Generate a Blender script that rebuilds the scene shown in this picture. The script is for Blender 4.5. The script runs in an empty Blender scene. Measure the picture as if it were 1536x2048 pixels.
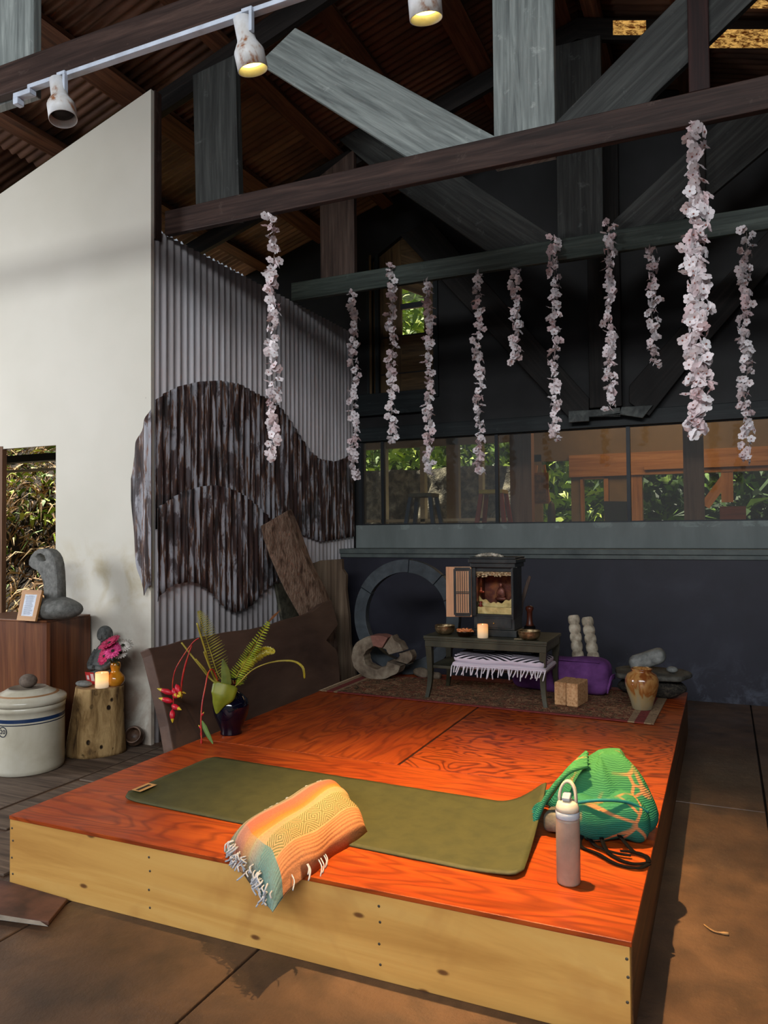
import bpy, math, random
from math import sin, cos, pi, radians, sqrt, atan2, exp
from mathutils import Vector, Matrix, noise

sc = bpy.context.scene
COL = sc.collection
random.seed(7)

# ---------------------------------------------------------------- camera
H = 1.442
YAW, PIT, ROL = radians(24.11), radians(1.49), radians(0.466)
FPX = 1520.0
def _axes():
    cy, sy, cp, sp = cos(YAW), sin(YAW), cos(PIT), sin(PIT)
    f = Vector((-sy*cp, cy*cp, sp)); r = Vector((cy, sy, 0)); d = f.cross(r)
    c, s = cos(ROL), sin(ROL)
    return c*r + s*d, -s*r + c*d, f
CR, CD, CF = _axes()
CP = Vector((0, 0, H))
cam = bpy.data.cameras.new('camera'); camo = bpy.data.objects.new('camera', cam); COL.objects.link(camo)
m = Matrix((CR, -CD, -CF)).transposed().to_4x4(); m.translation = CP
camo.matrix_world = m
cam.sensor_fit = 'VERTICAL'; cam.sensor_height = 36; cam.sensor_width = 27; cam.lens = FPX/2048*36
cam.clip_start = 0.05; cam.clip_end = 200
sc.camera = camo

# survey helpers: a sight line of the photograph meets a real plane of the room
def _ray(x, y): return (x-768)/FPX*CR + (y-1024)/FPX*CD + CF
def wz(x, y, z): v = _ray(x, y); return CP + v*((z-H)/v.z)
def wy(x, y, Y): v = _ray(x, y); return CP + v*(Y/v.y)
def wx(x, y, X): v = _ray(x, y); return CP + v*(X/v.x)
def wpl(x, y, p, n): v = _ray(x, y); return CP + v*((Vector(p)-CP).dot(Vector(n))/v.dot(Vector(n)))

# ---------------------------------------------------------------- colour management
vs = sc.view_settings
vs.view_transform = 'Standard'; vs.look = 'None'; vs.gamma = 1; vs.use_curve_mapping = False
vs.exposure = 0.14
sc.cycles.max_bounces = 7; sc.cycles.diffuse_bounces = 4; sc.cycles.transparent_max_bounces = 12
sc.cycles.sample_clamp_indirect = 4
sc.cycles.use_denoising = True

# ---------------------------------------------------------------- world and lights
w = bpy.data.worlds.new('world'); sc.world = w; w.use_nodes = True
bg = w.node_tree.nodes['Background']; bg.inputs[0].default_value = (0.78, 0.88, 1.0, 1); bg.inputs[1].default_value = 0.28

def light(name, kind, loc, target, energy, color, **kw):
    l = bpy.data.lights.new(name, kind); l.energy = energy; l.color = color
    for k, v in kw.items(): setattr(l, k, v)
    o = bpy.data.objects.new(name, l); COL.objects.link(o); o.location = loc
    o.rotation_euler = (Vector(target)-Vector(loc)).to_track_quat('-Z', 'Y').to_euler()
    return o
WARM = (1.0, 0.64, 0.28)
light('sun', 'SUN', (-6, 4, 18), (0, 0, 0), 13.0, (1.0, 0.93, 0.78), angle=0.02)
# daylight that enters by the open front of the hall and by the openings of its left side
light('daylight_front', 'AREA', (0.6, -5.2, 4.95), (-1.4, 5.0, 1.9), 600, (0.94, 0.97, 1.0), shape='RECTANGLE', size=7.5, size_y=1.3)
light('daylight_left', 'AREA', (-7.4, 0.9, 2.3), (-3.4, 4.2, 1.3), 130, (0.92, 0.95, 1.0), shape='RECTANGLE', size=1.0, size_y=1.3)
# lamps of the room behind the window band
light('back_room_lamp', 'AREA', (-0.6, 9.3, 3.3), (-0.6, 9.6, 0.8), 40, (1.0, 0.66, 0.34), shape='RECTANGLE', size=2.4, size_y=1.2)

# ---------------------------------------------------------------- materials
def lin(c):
    f = lambda v: v/12.92 if v <= 0.04045 else ((v+0.055)/1.055)**2.4
    if max(c) > 1.0: c = [v/255 for v in c]
    return tuple(f(v) for v in c[:3]) + (1,)
class NT:
    def __init__(s, name):
        s.m = bpy.data.materials.new(name); s.m.use_nodes = True
        s.t = s.m.node_tree; s.b = s.t.nodes['Principled BSDF']; s.out = s.t.nodes['Material Output']
    def n(s, kind, **kw):
        x = s.t.nodes.new('ShaderNode'+kind)
        for k, v in kw.items(): setattr(x, k, v)
        return x
    def l(s, a, b): s.t.links.new(a, b)
    def coord(s, kind='Object', scale=(1, 1, 1), rot=(0, 0, 0), loc=(0, 0, 0)):
        tc = s.n('TexCoord'); mp = s.n('Mapping')
        mp.inputs['Scale'].default_value = scale; mp.inputs['Rotation'].default_value = rot; mp.inputs['Location'].default_value = loc
        s.l(tc.outputs[kind], mp.inputs['Vector']); return mp.outputs[0]
    def noise(s, vec, scale=5, detail=4, rough=0.55, dist=0.0):
        x = s.n('TexNoise'); x.inputs['Scale'].default_value = scale; x.inputs['Detail'].default_value = detail
        x.inputs['Roughness'].default_value = rough; x.inputs['Distortion'].default_value = dist
        s.l(vec, x.inputs['Vector']); return x.outputs['Fac']
    def vor(s, vec, scale=5, feature='F1', out='Distance', rnd=1.0):
        x = s.n('TexVoronoi', feature=feature); x.inputs['Scale'].default_value = scale; x.inputs['Randomness'].default_value = rnd
        s.l(vec, x.inputs['Vector']); return x.outputs[out]
    def ramp(s, fac, stops, interp='LINEAR'):
        r = s.n('ValToRGB'); e = r.color_ramp; e.interpolation = interp
        while len(e.elements) < len(stops): e.elements.new(0.5)
        for el, (p, c) in zip(e.elements, stops):
            el.position = p; el.color = lin(c) if not isinstance(c, (int, float)) else (c, c, c, 1)
        s.l(fac, r.inputs[0]); return r.outputs[0]
    def mix(s, fac, a, b, mode='MIX'):
        x = s.n('Mix', data_type='RGBA', blend_type=mode)
        for i, v in ((0, fac), (6, a), (7, b)):
            if hasattr(v, 'links'): s.l(v, x.inputs[i])
            elif i == 0: x.inputs[0].default_value = v
            else: x.inputs[i].default_value = lin(v)
        return x.outputs[2]
    def math(s, op, a, b=0.0, c=0.0):
        x = s.n('Math', operation=op)
        for i, v in enumerate((a, b, c)):
            if hasattr(v, 'links'): s.l(v, x.inputs[i])
            else: x.inputs[i].default_value = v
        return x.outputs[0]
    def sep(s, vec):
        x = s.n('SeparateXYZ'); s.l(vec, x.inputs[0]); return x.outputs
    def bump(s, h, strength=0.3, dist=0.01):
        x = s.n('Bump'); x.inputs['Strength'].default_value = strength; x.inputs['Distance'].default_value = dist
        s.l(h, x.inputs['Height']); s.l(x.outputs[0], s.b.inputs['Normal']); return x
    def fin(s, col=None, rough=0.6, metal=0.0, spec=0.4):
        if col is not None:
            if hasattr(col, 'links'): s.l(col, s.b.inputs['Base Color'])
            else: s.b.inputs['Base Color'].default_value = lin(col)
        if hasattr(rough, 'links'): s.l(rough, s.b.inputs['Roughness'])
        else: s.b.inputs['Roughness'].default_value = rough
        s.b.inputs['Metallic'].default_value = metal
        s.b.inputs['Specular IOR Level'].default_value = spec
        return s.m
def mott(name, cols, scale=6, stretch=(1, 1, 1), rough=0.6, metal=0.0, spec=0.4, bump=0.2, bdist=0.006, detail=5, dist=0.3, kind='Object', pos=None, rr=None):
    """a surface of several hues that wander into one another, with a fine relief"""
    t = NT(name); v = t.coord(kind, stretch); f = t.noise(v, scale, detail, 0.6, dist)
    k = len(cols)
    pos = pos or ([0.32+0.36*i/max(1, k-1) for i in range(k)])
    c = t.ramp(f, list(zip(pos, cols)))
    if bump: t.bump(t.noise(v, scale*3.1, 4, 0.65), bump, bdist)
    return t.fin(c, rough, metal, spec)
def plain(name, col, rough=0.5, metal=0.0, spec=0.4):
    return mott(name, [tuple(max(0, x*0.9) for x in col), col, tuple(min(255, x*1.06) for x in col)], 9, rough=rough, metal=metal, spec=spec, bump=0.05, bdist=0.002)
def wood(name, dark, mid, light_, kind='UV', axis=0, rough=0.65, grain=26, bump=0.35, worn=None, spec=0.3):
    """long grain running along one axis, knots and wear"""
    t = NT(name)
    sc_ = [1, 1, 1]
    for i in range(3): sc_[i] = 0.055 if i == axis else 1.0
    v = t.coord(kind, tuple(sc_)); v1 = t.coord(kind)
    f = t.noise(v, grain, 6, 0.62, 0.7); g = t.noise(v, grain*2.7, 3, 0.7, 0.2)
    c = t.ramp(f, [(0.3, dark), (0.5, mid), (0.72, light_)])
    c = t.mix(t.ramp(g, [(0.35, 0.0), (0.75, 0.45)]), c, dark)
    if worn:
        k = t.ramp(t.noise(v1, 7, 8, 0.72, 0.4), [(0.60, 0.0), (0.74, 0.75)])
        c = t.mix(k, c, worn)
    t.bump(t.math('ADD', f, t.math('MULTIPLY', g, 0.5)), bump, 0.005)
    return t.fin(c, rough, 0, spec)

# ---------------------------------------------------------------- mesh builder
ORG = {}
class MB:
    def __init__(s): s.v = []; s.f = []; s.uv = []; s.mi = []; s.sm = []
    def add(s, vs, fs, uvs=None, mi=0, smooth=False):
        b = len(s.v); s.v += [Vector(p) for p in vs]
        for i, f in enumerate(fs):
            s.f.append([b+k for k in f]); s.mi.append(mi); s.sm.append(smooth)
            s.uv.append([uvs[k] for k in f] if uvs else None)
        return s
    def frame(s, c, size, X=(1, 0, 0), Y=(0, 1, 0), Z=(0, 0, 1), mi=0):
        """box with its own axes; UV runs along local X in metres"""
        c = Vector(c); X, Y, Z = Vector(X).normalized(), Vector(Y).normalized(), Vector(Z).normalized()
        hx, hy, hz = [q/2 for q in size]; off = (c.x*3.1+c.y*1.7+c.z*2.3)
        P = [c + X*(hx*a) + Y*(hy*b) + Z*(hz*d) for a in (-1, 1) for b in (-1, 1) for d in (-1, 1)]
        Q = [(a*hx, b*hy, d*hz) for a in (-1, 1) for b in (-1, 1) for d in (-1, 1)]
        for f, ax in (((0, 1, 3, 2), 0), ((4, 6, 7, 5), 0), ((0, 4, 5, 1), 1), ((2, 3, 7, 6), 1), ((0, 2, 6, 4), 2), ((1, 5, 7, 3), 2)):
            uv = []
            for k in f:
                q = Q[k]
                uv.append({0: (q[1]*0.06+off, q[2]+off), 1: (q[0]+off, q[2]+off), 2: (q[0]+off, q[1]+off*1.3)}[ax])
            b = len(s.v); s.v += [P[k] for k in f]; s.f.append([b, b+1, b+2, b+3]); s.uv.append(uv); s.mi.append(mi); s.sm.append(False)
        return s
    def box(s, x0, x1, y0, y1, z0, z1, mi=0, along='X'):
        c = ((x0+x1)/2, (y0+y1)/2, (z0+z1)/2); a, b, d = abs(x1-x0), abs(y1-y0), abs(z1-z0)
        if along == 'X': return s.frame(c, (a, b, d), mi=mi)
        if along == 'Y': return s.frame(c, (b, a, d), (0, 1, 0), (-1, 0, 0), (0, 0, 1), mi=mi)
        return s.frame(c, (d, b, a), (0, 0, 1), (0, 1, 0), (-1, 0, 0), mi=mi)
    def prism(s, pts, ext, mi=0, udir=None, smooth=False):
        """polygon pts (3D, planar) pushed along ext"""
        pts = [Vector(p) for p in pts]; ext = Vector(ext); n = len(pts)
        c = sum(pts, Vector())/n
        U = Vector(udir).normalized() if udir else (pts[1]-pts[0]).normalized()
        N = ext.normalized(); V = N.cross(U)
        off = c.x*2.1+c.z
        uv = lambda p: ((p-c).dot(U)+off, (p-c).dot(V)+off)
        b = len(s.v); s.v += pts + [p+ext for p in pts]
        nrm = Vector((0, 0, 0))
        for i in range(n): nrm += pts[i].cross(pts[(i+1) % n])
        flip = nrm.dot(ext) > 0
        f1 = list(range(n)); f2 = list(range(n, 2*n))
        if flip: f1.reverse()
        else: f2.reverse()
        for f in (f1, f2):
            s.f.append([b+k for k in f]); s.uv.append([uv(s.v[b+k]) for k in f]); s.mi.append(mi); s.sm.append(False)
        for i in range(n):
            j = (i+1) % n; f = [i, j, n+j, n+i]
            if not flip: f.reverse()
            s.f.append([b+k for k in f]); s.uv.append([(uv(s.v[b+k])[0], uv(s.v[b+k])[1] + (ext.length if k >= n else 0)) for k in f]); s.mi.append(mi); s.sm.append(smooth)
        return s
    def grid(s, fn, nu, nv, mi=0, smooth=True, closeu=False, uvf=None):
        b = len(s.v); N = nu if closeu else nu+1
        for i in range(N):
            for j in range(nv+1): s.v.append(Vector(fn(i/nu, j/nv)))
        for i in range(nu):
            i2 = (i+1) % N
            for j in range(nv):
                s.f.append([b+i*(nv+1)+j, b+i2*(nv+1)+j, b+i2*(nv+1)+j+1, b+i*(nv+1)+j+1]); s.mi.append(mi); s.sm.append(smooth)
                q = ((i/nu, j/nv), ((i+1)/nu, j/nv), ((i+1)/nu, (j+1)/nv), (i/nu, (j+1)/nv))
                s.uv.append([uvf(*k) for k in q] if uvf else list(q))
        return s
    def lathe(s, prof, c=(0, 0, 0), seg=32, mi=0, axis=None, mfn=None):
        """prof: (radius, height) from bottom to top round an axis"""
        c = Vector(c); q = Vector((0, 0, 1)).rotation_difference(Vector(axis)) if axis else None
        b = len(s.v); n = len(prof); L = [0]
        for k in range(1, n): L.append(L[-1]+sqrt((prof[k][0]-prof[k-1][0])**2+(prof[k][1]-prof[k-1][1])**2))
        for r, h in prof:
            for i in range(seg):
                a = 2*pi*i/seg; p = Vector((r*cos(a), r*sin(a), h))
                s.v.append(c + (q @ p if q else p))
        for k in range(n-1):
            for i in range(seg):
                j = (i+1) % seg
                s.f.append([b+k*seg+i, b+k*seg+j, b+(k+1)*seg+j, b+(k+1)*seg+i]); s.mi.append(mfn(k) if mfn else mi); s.sm.append(True)
                s.uv.append([(i/seg, L[k]), ((i+1)/seg, L[k]), ((i+1)/seg, L[k+1]), (i/seg, L[k+1])])
        for k, fl in ((0, True), (n-1, False)):
            if prof[k][0] > 1e-5:
                f = [b+k*seg+i for i in range(seg)]
                if fl: f.reverse()
                s.f.append(f); s.mi.append(mfn(min(k, n-2)) if mfn else mi); s.sm.append(False); s.uv.append([(0, L[k])]*seg)
        return s
    def tube(s, pts, rad, seg=8, mi=0, cap=True):
        pts = [Vector(p) for p in pts]; n = len(pts)
        if not hasattr(rad, '__len__'): rad = [rad]*n
        b = len(s.v); up = Vector((0, 0, 1)); pu = None; L = 0
        for k in range(n):
            t = (pts[min(k+1, n-1)]-pts[max(k-1, 0)]).normalized()
            u = pu - t*pu.dot(t) if pu is not None else (up.cross(t) if abs(t.z) < 0.95 else Vector((1, 0, 0)).cross(t))
            u.normalize(); pu = u; v = t.cross(u)
            for i in range(seg):
                a = 2*pi*i/seg; s.v.append(pts[k] + (u*cos(a)+v*sin(a))*rad[k])
        for k in range(n-1):
            l2 = L + (pts[k+1]-pts[k]).length
            for i in range(seg):
                j = (i+1) % seg
                s.f.append([b+k*seg+i, b+k*seg+j, b+(k+1)*seg+j, b+(k+1)*seg+i]); s.mi.append(mi); s.sm.append(True)
                s.uv.append([(L, i/seg*.1), (L, (i+1)/seg*.1), (l2, (i+1)/seg*.1), (l2, i/seg*.1)])
            L = l2
        if cap:
            f = [b+i for i in range(seg)]; f.reverse(); s.f.append(f); s.mi.append(mi); s.sm.append(False); s.uv.append([(0, 0)]*seg)
            s.f.append([b+(n-1)*seg+i for i in range(seg)]); s.mi.append(mi); s.sm.append(False); s.uv.append([(0, 0)]*seg)
        return s
    def soft(s, c, size, r, n=8, X=(1, 0, 0), Y=(0, 1, 0), Z=(0, 0, 1), fn=None, mi=0):
        """rounded box (or ellipsoid); fn(local point) may bend it; UV = local x, y over the size"""
        c = Vector(c); X, Y, Z = Vector(X).normalized(), Vector(Y).normalized(), Vector(Z).normalized()
        h = Vector(size)/2; r = min(r, min(h))
        for ax in range(3):
            for sg in (-1, 1):
                b = len(s.v); uvs = []
                for i in range(n+1):
                    for j in range(n+1):
                        a, d = -cos(pi*i/n)*0.5+(-1+2*i/n)*0.5, -cos(pi*j/n)*0.5+(-1+2*j/n)*0.5
                        q = [0, 0, 0]; q[ax] = sg; q[(ax+1) % 3] = a; q[(ax+2) % 3] = d
                        p = Vector((q[0]*h.x, q[1]*h.y, q[2]*h.z))
                        inn = Vector([max(-(h[k]-r), min(h[k]-r, p[k])) for k in range(3)])
                        e = p-inn
                        if e.length > 1e-9:
                            e = e.normalized()*r
                        p = inn+e
                        uvs.append((p.x/size[0]+.5, p.y/size[1]+.5))
                        if fn: p = Vector(fn(p))
                        s.v.append(c+X*p.x+Y*p.y+Z*p.z)
                for i in range(n):
                    for j in range(n):
                        f = [i*(n+1)+j, (i+1)*(n+1)+j, (i+1)*(n+1)+j+1, i*(n+1)+j+1]
                        if sg < 0: f.reverse()
                        s.f.append([b+k for k in f]); s.uv.append([uvs[k] for k in f]); s.mi.append(mi); s.sm.append(True)
        return s
    def ell(s, c, size, n=8, X=(1, 0, 0), Y=(0, 1, 0), Z=(0, 0, 1), fn=None, mi=0):
        """ellipsoid built from a cube's faces"""
        hs = Vector(size)/2
        def g(p):
            q = Vector((p.x, p.y, p.z)); q = Vector((q.x*hs.x, q.y*hs.y, q.z*hs.z))
            return fn(q) if fn else q
        return s.soft(c, (2, 2, 2), 1.0, n, X, Y, Z, g, mi)
def new_obj(name, mb, mats, parent=None, origin=None, bevel=0.0, subsurf=0, solid=0.0, weld=True):
    me = bpy.data.meshes.new(name)
    o = bpy.data.objects.new(name, me); COL.objects.link(o)
    if parent is not None: org = ORG[parent.name]; o.parent = parent
    else:
        org = Vector(origin) if origin is not None else Vector((0, 0, 0)); o.location = org
    ORG[o.name] = org
    me.from_pydata([tuple(p-org) for p in mb.v], [], mb.f)
    if any(u is not None for u in mb.uv):
        ul = me.uv_layers.new(name='UVMap'); k = 0; data = []
        for f, u in zip(mb.f, mb.uv):
            for q in range(len(f)): data += list(u[q]) if u else [0.0, 0.0]
        ul.data.foreach_set('uv', data)
    me.polygons.foreach_set('material_index', mb.mi); me.polygons.foreach_set('use_smooth', mb.sm)
    for q in (mats if isinstance(mats, (list, tuple)) else [mats]): me.materials.append(q)
    me.update()
    if weld and (subsurf or bevel or any(mb.sm)):
        md = o.modifiers.new('weld', 'WELD'); md.merge_threshold = 0.0002
    if solid: md = o.modifiers.new('solid', 'SOLIDIFY'); md.thickness = solid; md.offset = 0
    if bevel: md = o.modifiers.new('bevel', 'BEVEL'); md.width = bevel; md.segments = 2; md.limit_method = 'ANGLE'; md.angle_limit = radians(40)
    if subsurf: md = o.modifiers.new('sub', 'SUBSURF'); md.levels = subsurf; md.render_levels = subsurf
    return o
def tag(o, label, cat, group=None, kind=None):
    o['label'] = label; o['category'] = cat
    if group: o['group'] = group
    if kind: o['kind'] = kind
    return o
def struct(o): o['kind'] = 'structure'; return o
def thing(name, loc, label, cat, group=None):
    o = bpy.data.objects.new(name, None); COL.objects.link(o); o.location = loc; o.empty_display_size = 0.05
    ORG[o.name] = Vector(loc)
    return tag(o, label, cat, group)
def part(name, mb, mats, parent, label=None, **kw):
    o = new_obj(name, mb, mats, parent, **kw)
    if label: o['label'] = label
    return o
def nz(p, s=1.0, seed=0.0): return noise.noise(Vector((p[0]*s+seed, p[1]*s+seed*1.7, p[2]*s-seed)))
def lerp(a, b, t): return a+(b-a)*t
def interp(pts, x):
    if x <= pts[0][0]: return pts[0][1]
    for (a, b), (c, d) in zip(pts, pts[1:]):
        if x <= c: return b+(d-b)*(x-a)/max(1e-9, c-a)
    return pts[-1][1]
def smooth_curve(pts, n=8):
    """Catmull-Rom through points"""
    P = [Vector(p) for p in pts]; out = []
    for i in range(len(P)-1):
        a, b, c, d = P[max(i-1, 0)], P[i], P[i+1], P[min(i+2, len(P)-1)]
        for k in range(n):
            t = k/n; out.append(0.5*((2*b)+(c-a)*t+(2*a-5*b+4*c-d)*t*t+(3*b-a-3*c+d)*t**3))
    out.append(P[-1]); return out

# ================================================================ THE SETTING
XW, YN, YU, PZ = -3.605, 6.93, 7.30, 0.2865      # left sheet wall, navy wall, window wall, platform height
RS = 0.307
def zroof(x): return 4.72 + RS*(x+3.34) if x < -1.0 else 4.72 + RS*2.34 - RS*(x+1.0)

# floor: stained concrete slabs with open joints
t = NT('stained_concrete'); v = t.coord('Object')
c = t.ramp(t.noise(v, 1.1, 7, 0.62, 0.6), [(0.30, (56, 42, 34)), (0.47, (84, 63, 48)), (0.60, (104, 78, 58)), (0.74, (118, 96, 76))])
c = t.mix(t.ramp(t.noise(v, 3.6, 7, 0.7, 0.3), [(0.44, 0.0), (0.66, 0.75)]), c, (52, 42, 36))
c = t.mix(t.ramp(t.noise(v, 3.2, 8, 0.75, 1.2), [(0.62, 0.0), (0.72, 0.35)]), c, (150, 128, 104))
t.bump(t.noise(v, 6, 7, 0.7), 0.6, 0.012)
MCON = t.fin(c, t.ramp(t.noise(v, 2.3, 4), [(0.35, 0.34), (0.7, 0.62)]), 0, 0.4)
MJOINT = plain('joint_dirt', (22, 17, 15), 0.9)
mb = MB()
mb.box(-9, 5, -6, 8.0, -0.14, -0.025, 1)
xs = [-9, -5.6, -2.375, -1.5, 0.17, 2.2, 5]; ys = [-6, -2.0, 1.2, 4.35, 7.6]
g = 0.005
for i in range(len(xs)-1):
    for j in range(len(ys)-1):
        x0, x1 = xs[i]+g, xs[i+1]-g
        if xs[i] == -2.375: x1 = xs[i+1]-g
        mb.box(x0, x1, ys[j]+g, ys[j+1]-g, -0.05, 0.0)
new_floor = struct(new_obj('floor', mb, [MCON, MJOINT], bevel=0.004))
# worn planks and slabs set into the floor at the left of the platform
MPLANK = wood('floor_plank_wood', (60, 50, 43), (100, 84, 71), (130, 112, 96), 'UV', 0, 0.7, worn=(120, 104, 88))
# white partition with its window opening
t = NT('white_plaster'); v = t.coord('Object'); z = t.sep(v)
c = t.ramp(t.noise(v, 0.9, 5, 0.5), [(0.3, (198, 194, 180)), (0.7, (214, 210, 198))])
low = t.math('SUBTRACT', 1.0, t.math('MULTIPLY', t.math('ABSOLUTE', t.math('SUBTRACT', z[2], 1.13)), 3.2))
st = t.math('MULTIPLY', t.math('MAXIMUM', low, 0.0), t.ramp(t.noise(v, 4.5, 5, 0.6, 0.6), [(0.42, 0.0), (0.65, 0.9)]))
c = t.mix(st, c, (176, 160, 118))
low2 = t.math('MAXIMUM', t.math('SUBTRACT', 1.0, t.math('MULTIPLY', z[2], 0.95)), 0.0)
c = t.mix(t.math('MULTIPLY', low2, t.ramp(t.noise(v, 3.0, 6, 0.65, 0.5), [(0.36, 0.0), (0.60, 1.0)])), c, (140, 112, 94))
c = t.mix(t.ramp(t.vor(v, 2.3), [(0.0, 0.8), (0.022, 0.0)]), c, (90, 80, 70))
t.bump(t.noise(v, 40, 4), 0.08, 0.003)
MWHITE = t.fin(c, 0.7, 0, 0.25)
YP = 4.11
def ztop(x): return 4.556 + RS*(x+3.544)
mb = MB()
def panel(x0, x1, z0, z1=None):
    a, b = (z1, z1) if z1 is not None else (ztop(x0), ztop(x1))
    mb.prism([(x0, YP, z0), (x1, YP, z0), (x1, YP, b), (x0, YP, a)], (0, 0.032, 0))
wl_, wr_ = -5.045, -4.482
panel(-8.2, wl_, 0); panel(wr_, XW+0.012, 0); panel(wl_, wr_, 0, 0.80)
mb.prism([(wl_, YP, 2.10), (wr_, YP, 2.10), (wr_, YP, ztop(wr_)), (wl_, YP, ztop(wl_))], (0, 0.032, 0))
struct(new_obj('wall_partition', mb, MWHITE))
MBRWOOD = wood('dark_brown_wood', (30, 20, 17), (58, 42, 37), (84, 64, 56), 'UV', 0, 0.6, worn=(104, 88, 80))
MRED = wood('black_red_wood', (18, 8, 7), (36, 16, 14), (56, 28, 24), 'UV', 0, 0.6)
mb = MB().box(wl_-0.05, wl_+0.012, YP-0.006, YP+0.034, 0.80, 2.12, along='Z')
struct(new_obj('trim_1', mb, wood('window_post_wood', (70, 46, 30), (110, 78, 54), (140, 104, 74))))
mb = MB().box(XW-0.06, XW+0.02, YP+0.034, YP+0.10, 3.5, 4.55, along='Z')
struct(new_obj('trim_2', mb, MBRWOOD))

# corrugated sheet metal
t = NT('galvanised_sheet'); v = t.coord('Object', (1, 1, 0.12)); v0 = t.coord('Object')
c = t.ramp(t.noise(v, 6, 5, 0.6, 0.3), [(0.3, (196, 190, 190)), (0.5, (220, 215, 217)), (0.7, (236, 235, 240))])
zz = t.sep(v0)[2]
k = t.math('MULTIPLY', t.math('MAXIMUM', t.math('SUBTRACT', 1.0, t.math('MULTIPLY', zz, 0.9)), 0.0), t.ramp(t.noise(v0, 2.2, 4), [(0.3, 0.2), (0.6, 0.9)]))
c = t.mix(k, c, (112, 96, 84))
MGALV = t.fin(c, t.ramp(t.noise(v, 9, 4), [(0.3, 0.34), (0.7, 0.55)]), 0.05, 0.5)
PITCH, AMP = 0.0762, 0.0095
def corr_y(mb, y0, y1, zlo, zhi, x, nz_=2, mi=0, per=10, AMP=0.0115):
    n = int((y1-y0)/PITCH*per)
    def fn(a, b):
        y = lerp(y0, y1, a); return (x + AMP*cos(2*pi*y/PITCH), y, lerp(zlo(y), zhi(y), b))
    mb.grid(fn, n, nz_, mi)
mb = MB(); corr_y(mb, YP+0.034, YU-0.02, lambda y: 0.0, lambda y: 3.575, XW)
struct(new_obj('wall_left', mb, MGALV, solid=0.002, weld=False))

# roof: rust-brown sheets, ridge above X = -1
t = NT('roof_sheet'); v = t.coord('Object', (0.2, 1, 1)); 
c = t.ramp(t.noise(v, 3.5, 6, 0.65, 0.3), [(0.3, (54, 34, 25)), (0.5, (96, 66, 50)), (0.7, (124, 92, 72))])
MROOF = t.fin(c, 0.6, 0.35, 0.4)
mb = MB()
y0, y1 = 0.6, 7.45
n = int((y1-y0)/PITCH*8)
def roof(xa, xb, y0=y0, y1=y1):
    n = int((y1-y0)/PITCH*8)
    def fn(a, b):
        x = lerp(xa, xb, b); y = lerp(y0, y1, a)
        return (x, y, zroof(x) + 0.20 + AMP*1.2*cos(2*pi*y/PITCH))
    mb.grid(fn, n, 3)
roof(-8.0, -5.0, 0.6, 5.15); roof(-5.0, -1.0); roof(-1.0, 4.6)
struct(new_obj('ceiling', mb, MROOF, weld=False, solid=0.003))
# the run of roof further forward, out of the picture, keeps its shade
mb = MB()
def fn(a, b):
    x = lerp(-8.0, -1.0, b); return (x, lerp(-3.4, y0, a), zroof(x)+0.20)
mb.grid(fn, 4, 2)
def fn(a, b):
    x = lerp(-1.0, 4.6, b); return (x, lerp(-3.4, y0, a), zroof(x)+0.20)
mb.grid(fn, 4, 2)
struct(new_obj('ceiling_front', mb, MROOF, solid=0.003))
# right-hand side wall of the hall (out of the picture)
mb = MB().box(4.3, 4.4, -3.4, 7.4, 0, 3.4)
MBLACK = mott('black_paint', [(9, 9, 10), (17, 18, 19), (28, 29, 31)], 2.2, rough=0.55, bump=0.15)
struct(new_obj('wall_right', mb, MBLACK))

# back wall: navy lower wall, ledge, grey sill board, black upper wall
t = NT('navy_paint'); v = t.coord('Object'); z = t.sep(v)
c = t.ramp(t.noise(v, 1.6, 5, 0.6, 0.4), [(0.3, (31, 31, 40)), (0.55, (40, 40, 51)), (0.75, (52, 53, 64))])
k = t.math('MULTIPLY', t.math('MAXIMUM', t.math('SUBTRACT', 0.9, t.math('MULTIPLY', z[2], 2.2)), 0.0), t.ramp(t.noise(v, 5, 6, 0.7, 0.8), [(0.5, 0.0), (0.72, 0.9)]))
c = t.mix(k, c, (92, 98, 112))
c = t.mix(t.ramp(t.noise(v, 16, 3, 0.8, 2.0), [(0.745, 0.0), (0.765, 0.6)]), c, (120, 122, 126))
t.bump(t.noise(v, 14, 5), 0.12, 0.004)
MNAVY = t.fin(c, 0.5, 0, 0.35)
mb = MB().box(-3.59, 4.3, YN, YU+0.05, 0, 1.245)
struct(new_obj('wall_back', mb, MNAVY))
t = NT('grey_paint'); v = t.coord('Object', (1, 1, 0.25)); v0 = t.coord('Object')
c = t.ramp(t.noise(v, 3, 6, 0.6, 0.3), [(0.3, (104, 112, 110)), (0.6, (122, 130, 128)), (0.8, (140, 148, 144))])
zz = t.sep(v0)[2]
k = t.math('MULTIPLY', t.math('GREATER_THAN', zz, 1.462), t.ramp(t.noise(v0, 6, 6, 0.7, 0.5), [(0.52, 0.0), (0.60, 0.55)]))
c = t.mix(k, c, (146, 160, 154))
t.bump(t.noise(v0, 22, 5), 0.1, 0.003)
MGREY = t.fin(c, 0.55, 0, 0.35)
MGREYD = mott('grey_green_paint', [(70, 78, 78), (86, 94, 92), (102, 110, 106)], 4, rough=0.55, bump=0.1)
mb = MB().box(-3.59, 4.3, YN-0.035, YU, 1.225, 1.272); mb.box(-3.59, 4.3, YN-0.015, YN, 1.185, 1.225)
struct(new_obj('trim_3', mb, MGREYD, bevel=0.004))
zs = 1.513
mb = MB().box(-3.59, 4.3, YU-0.02, YU+0.05, 1.272, zs); 
struct(new_obj('trim_4', mb, MGREY, bevel=0.004))
zh = 2.41
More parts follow.
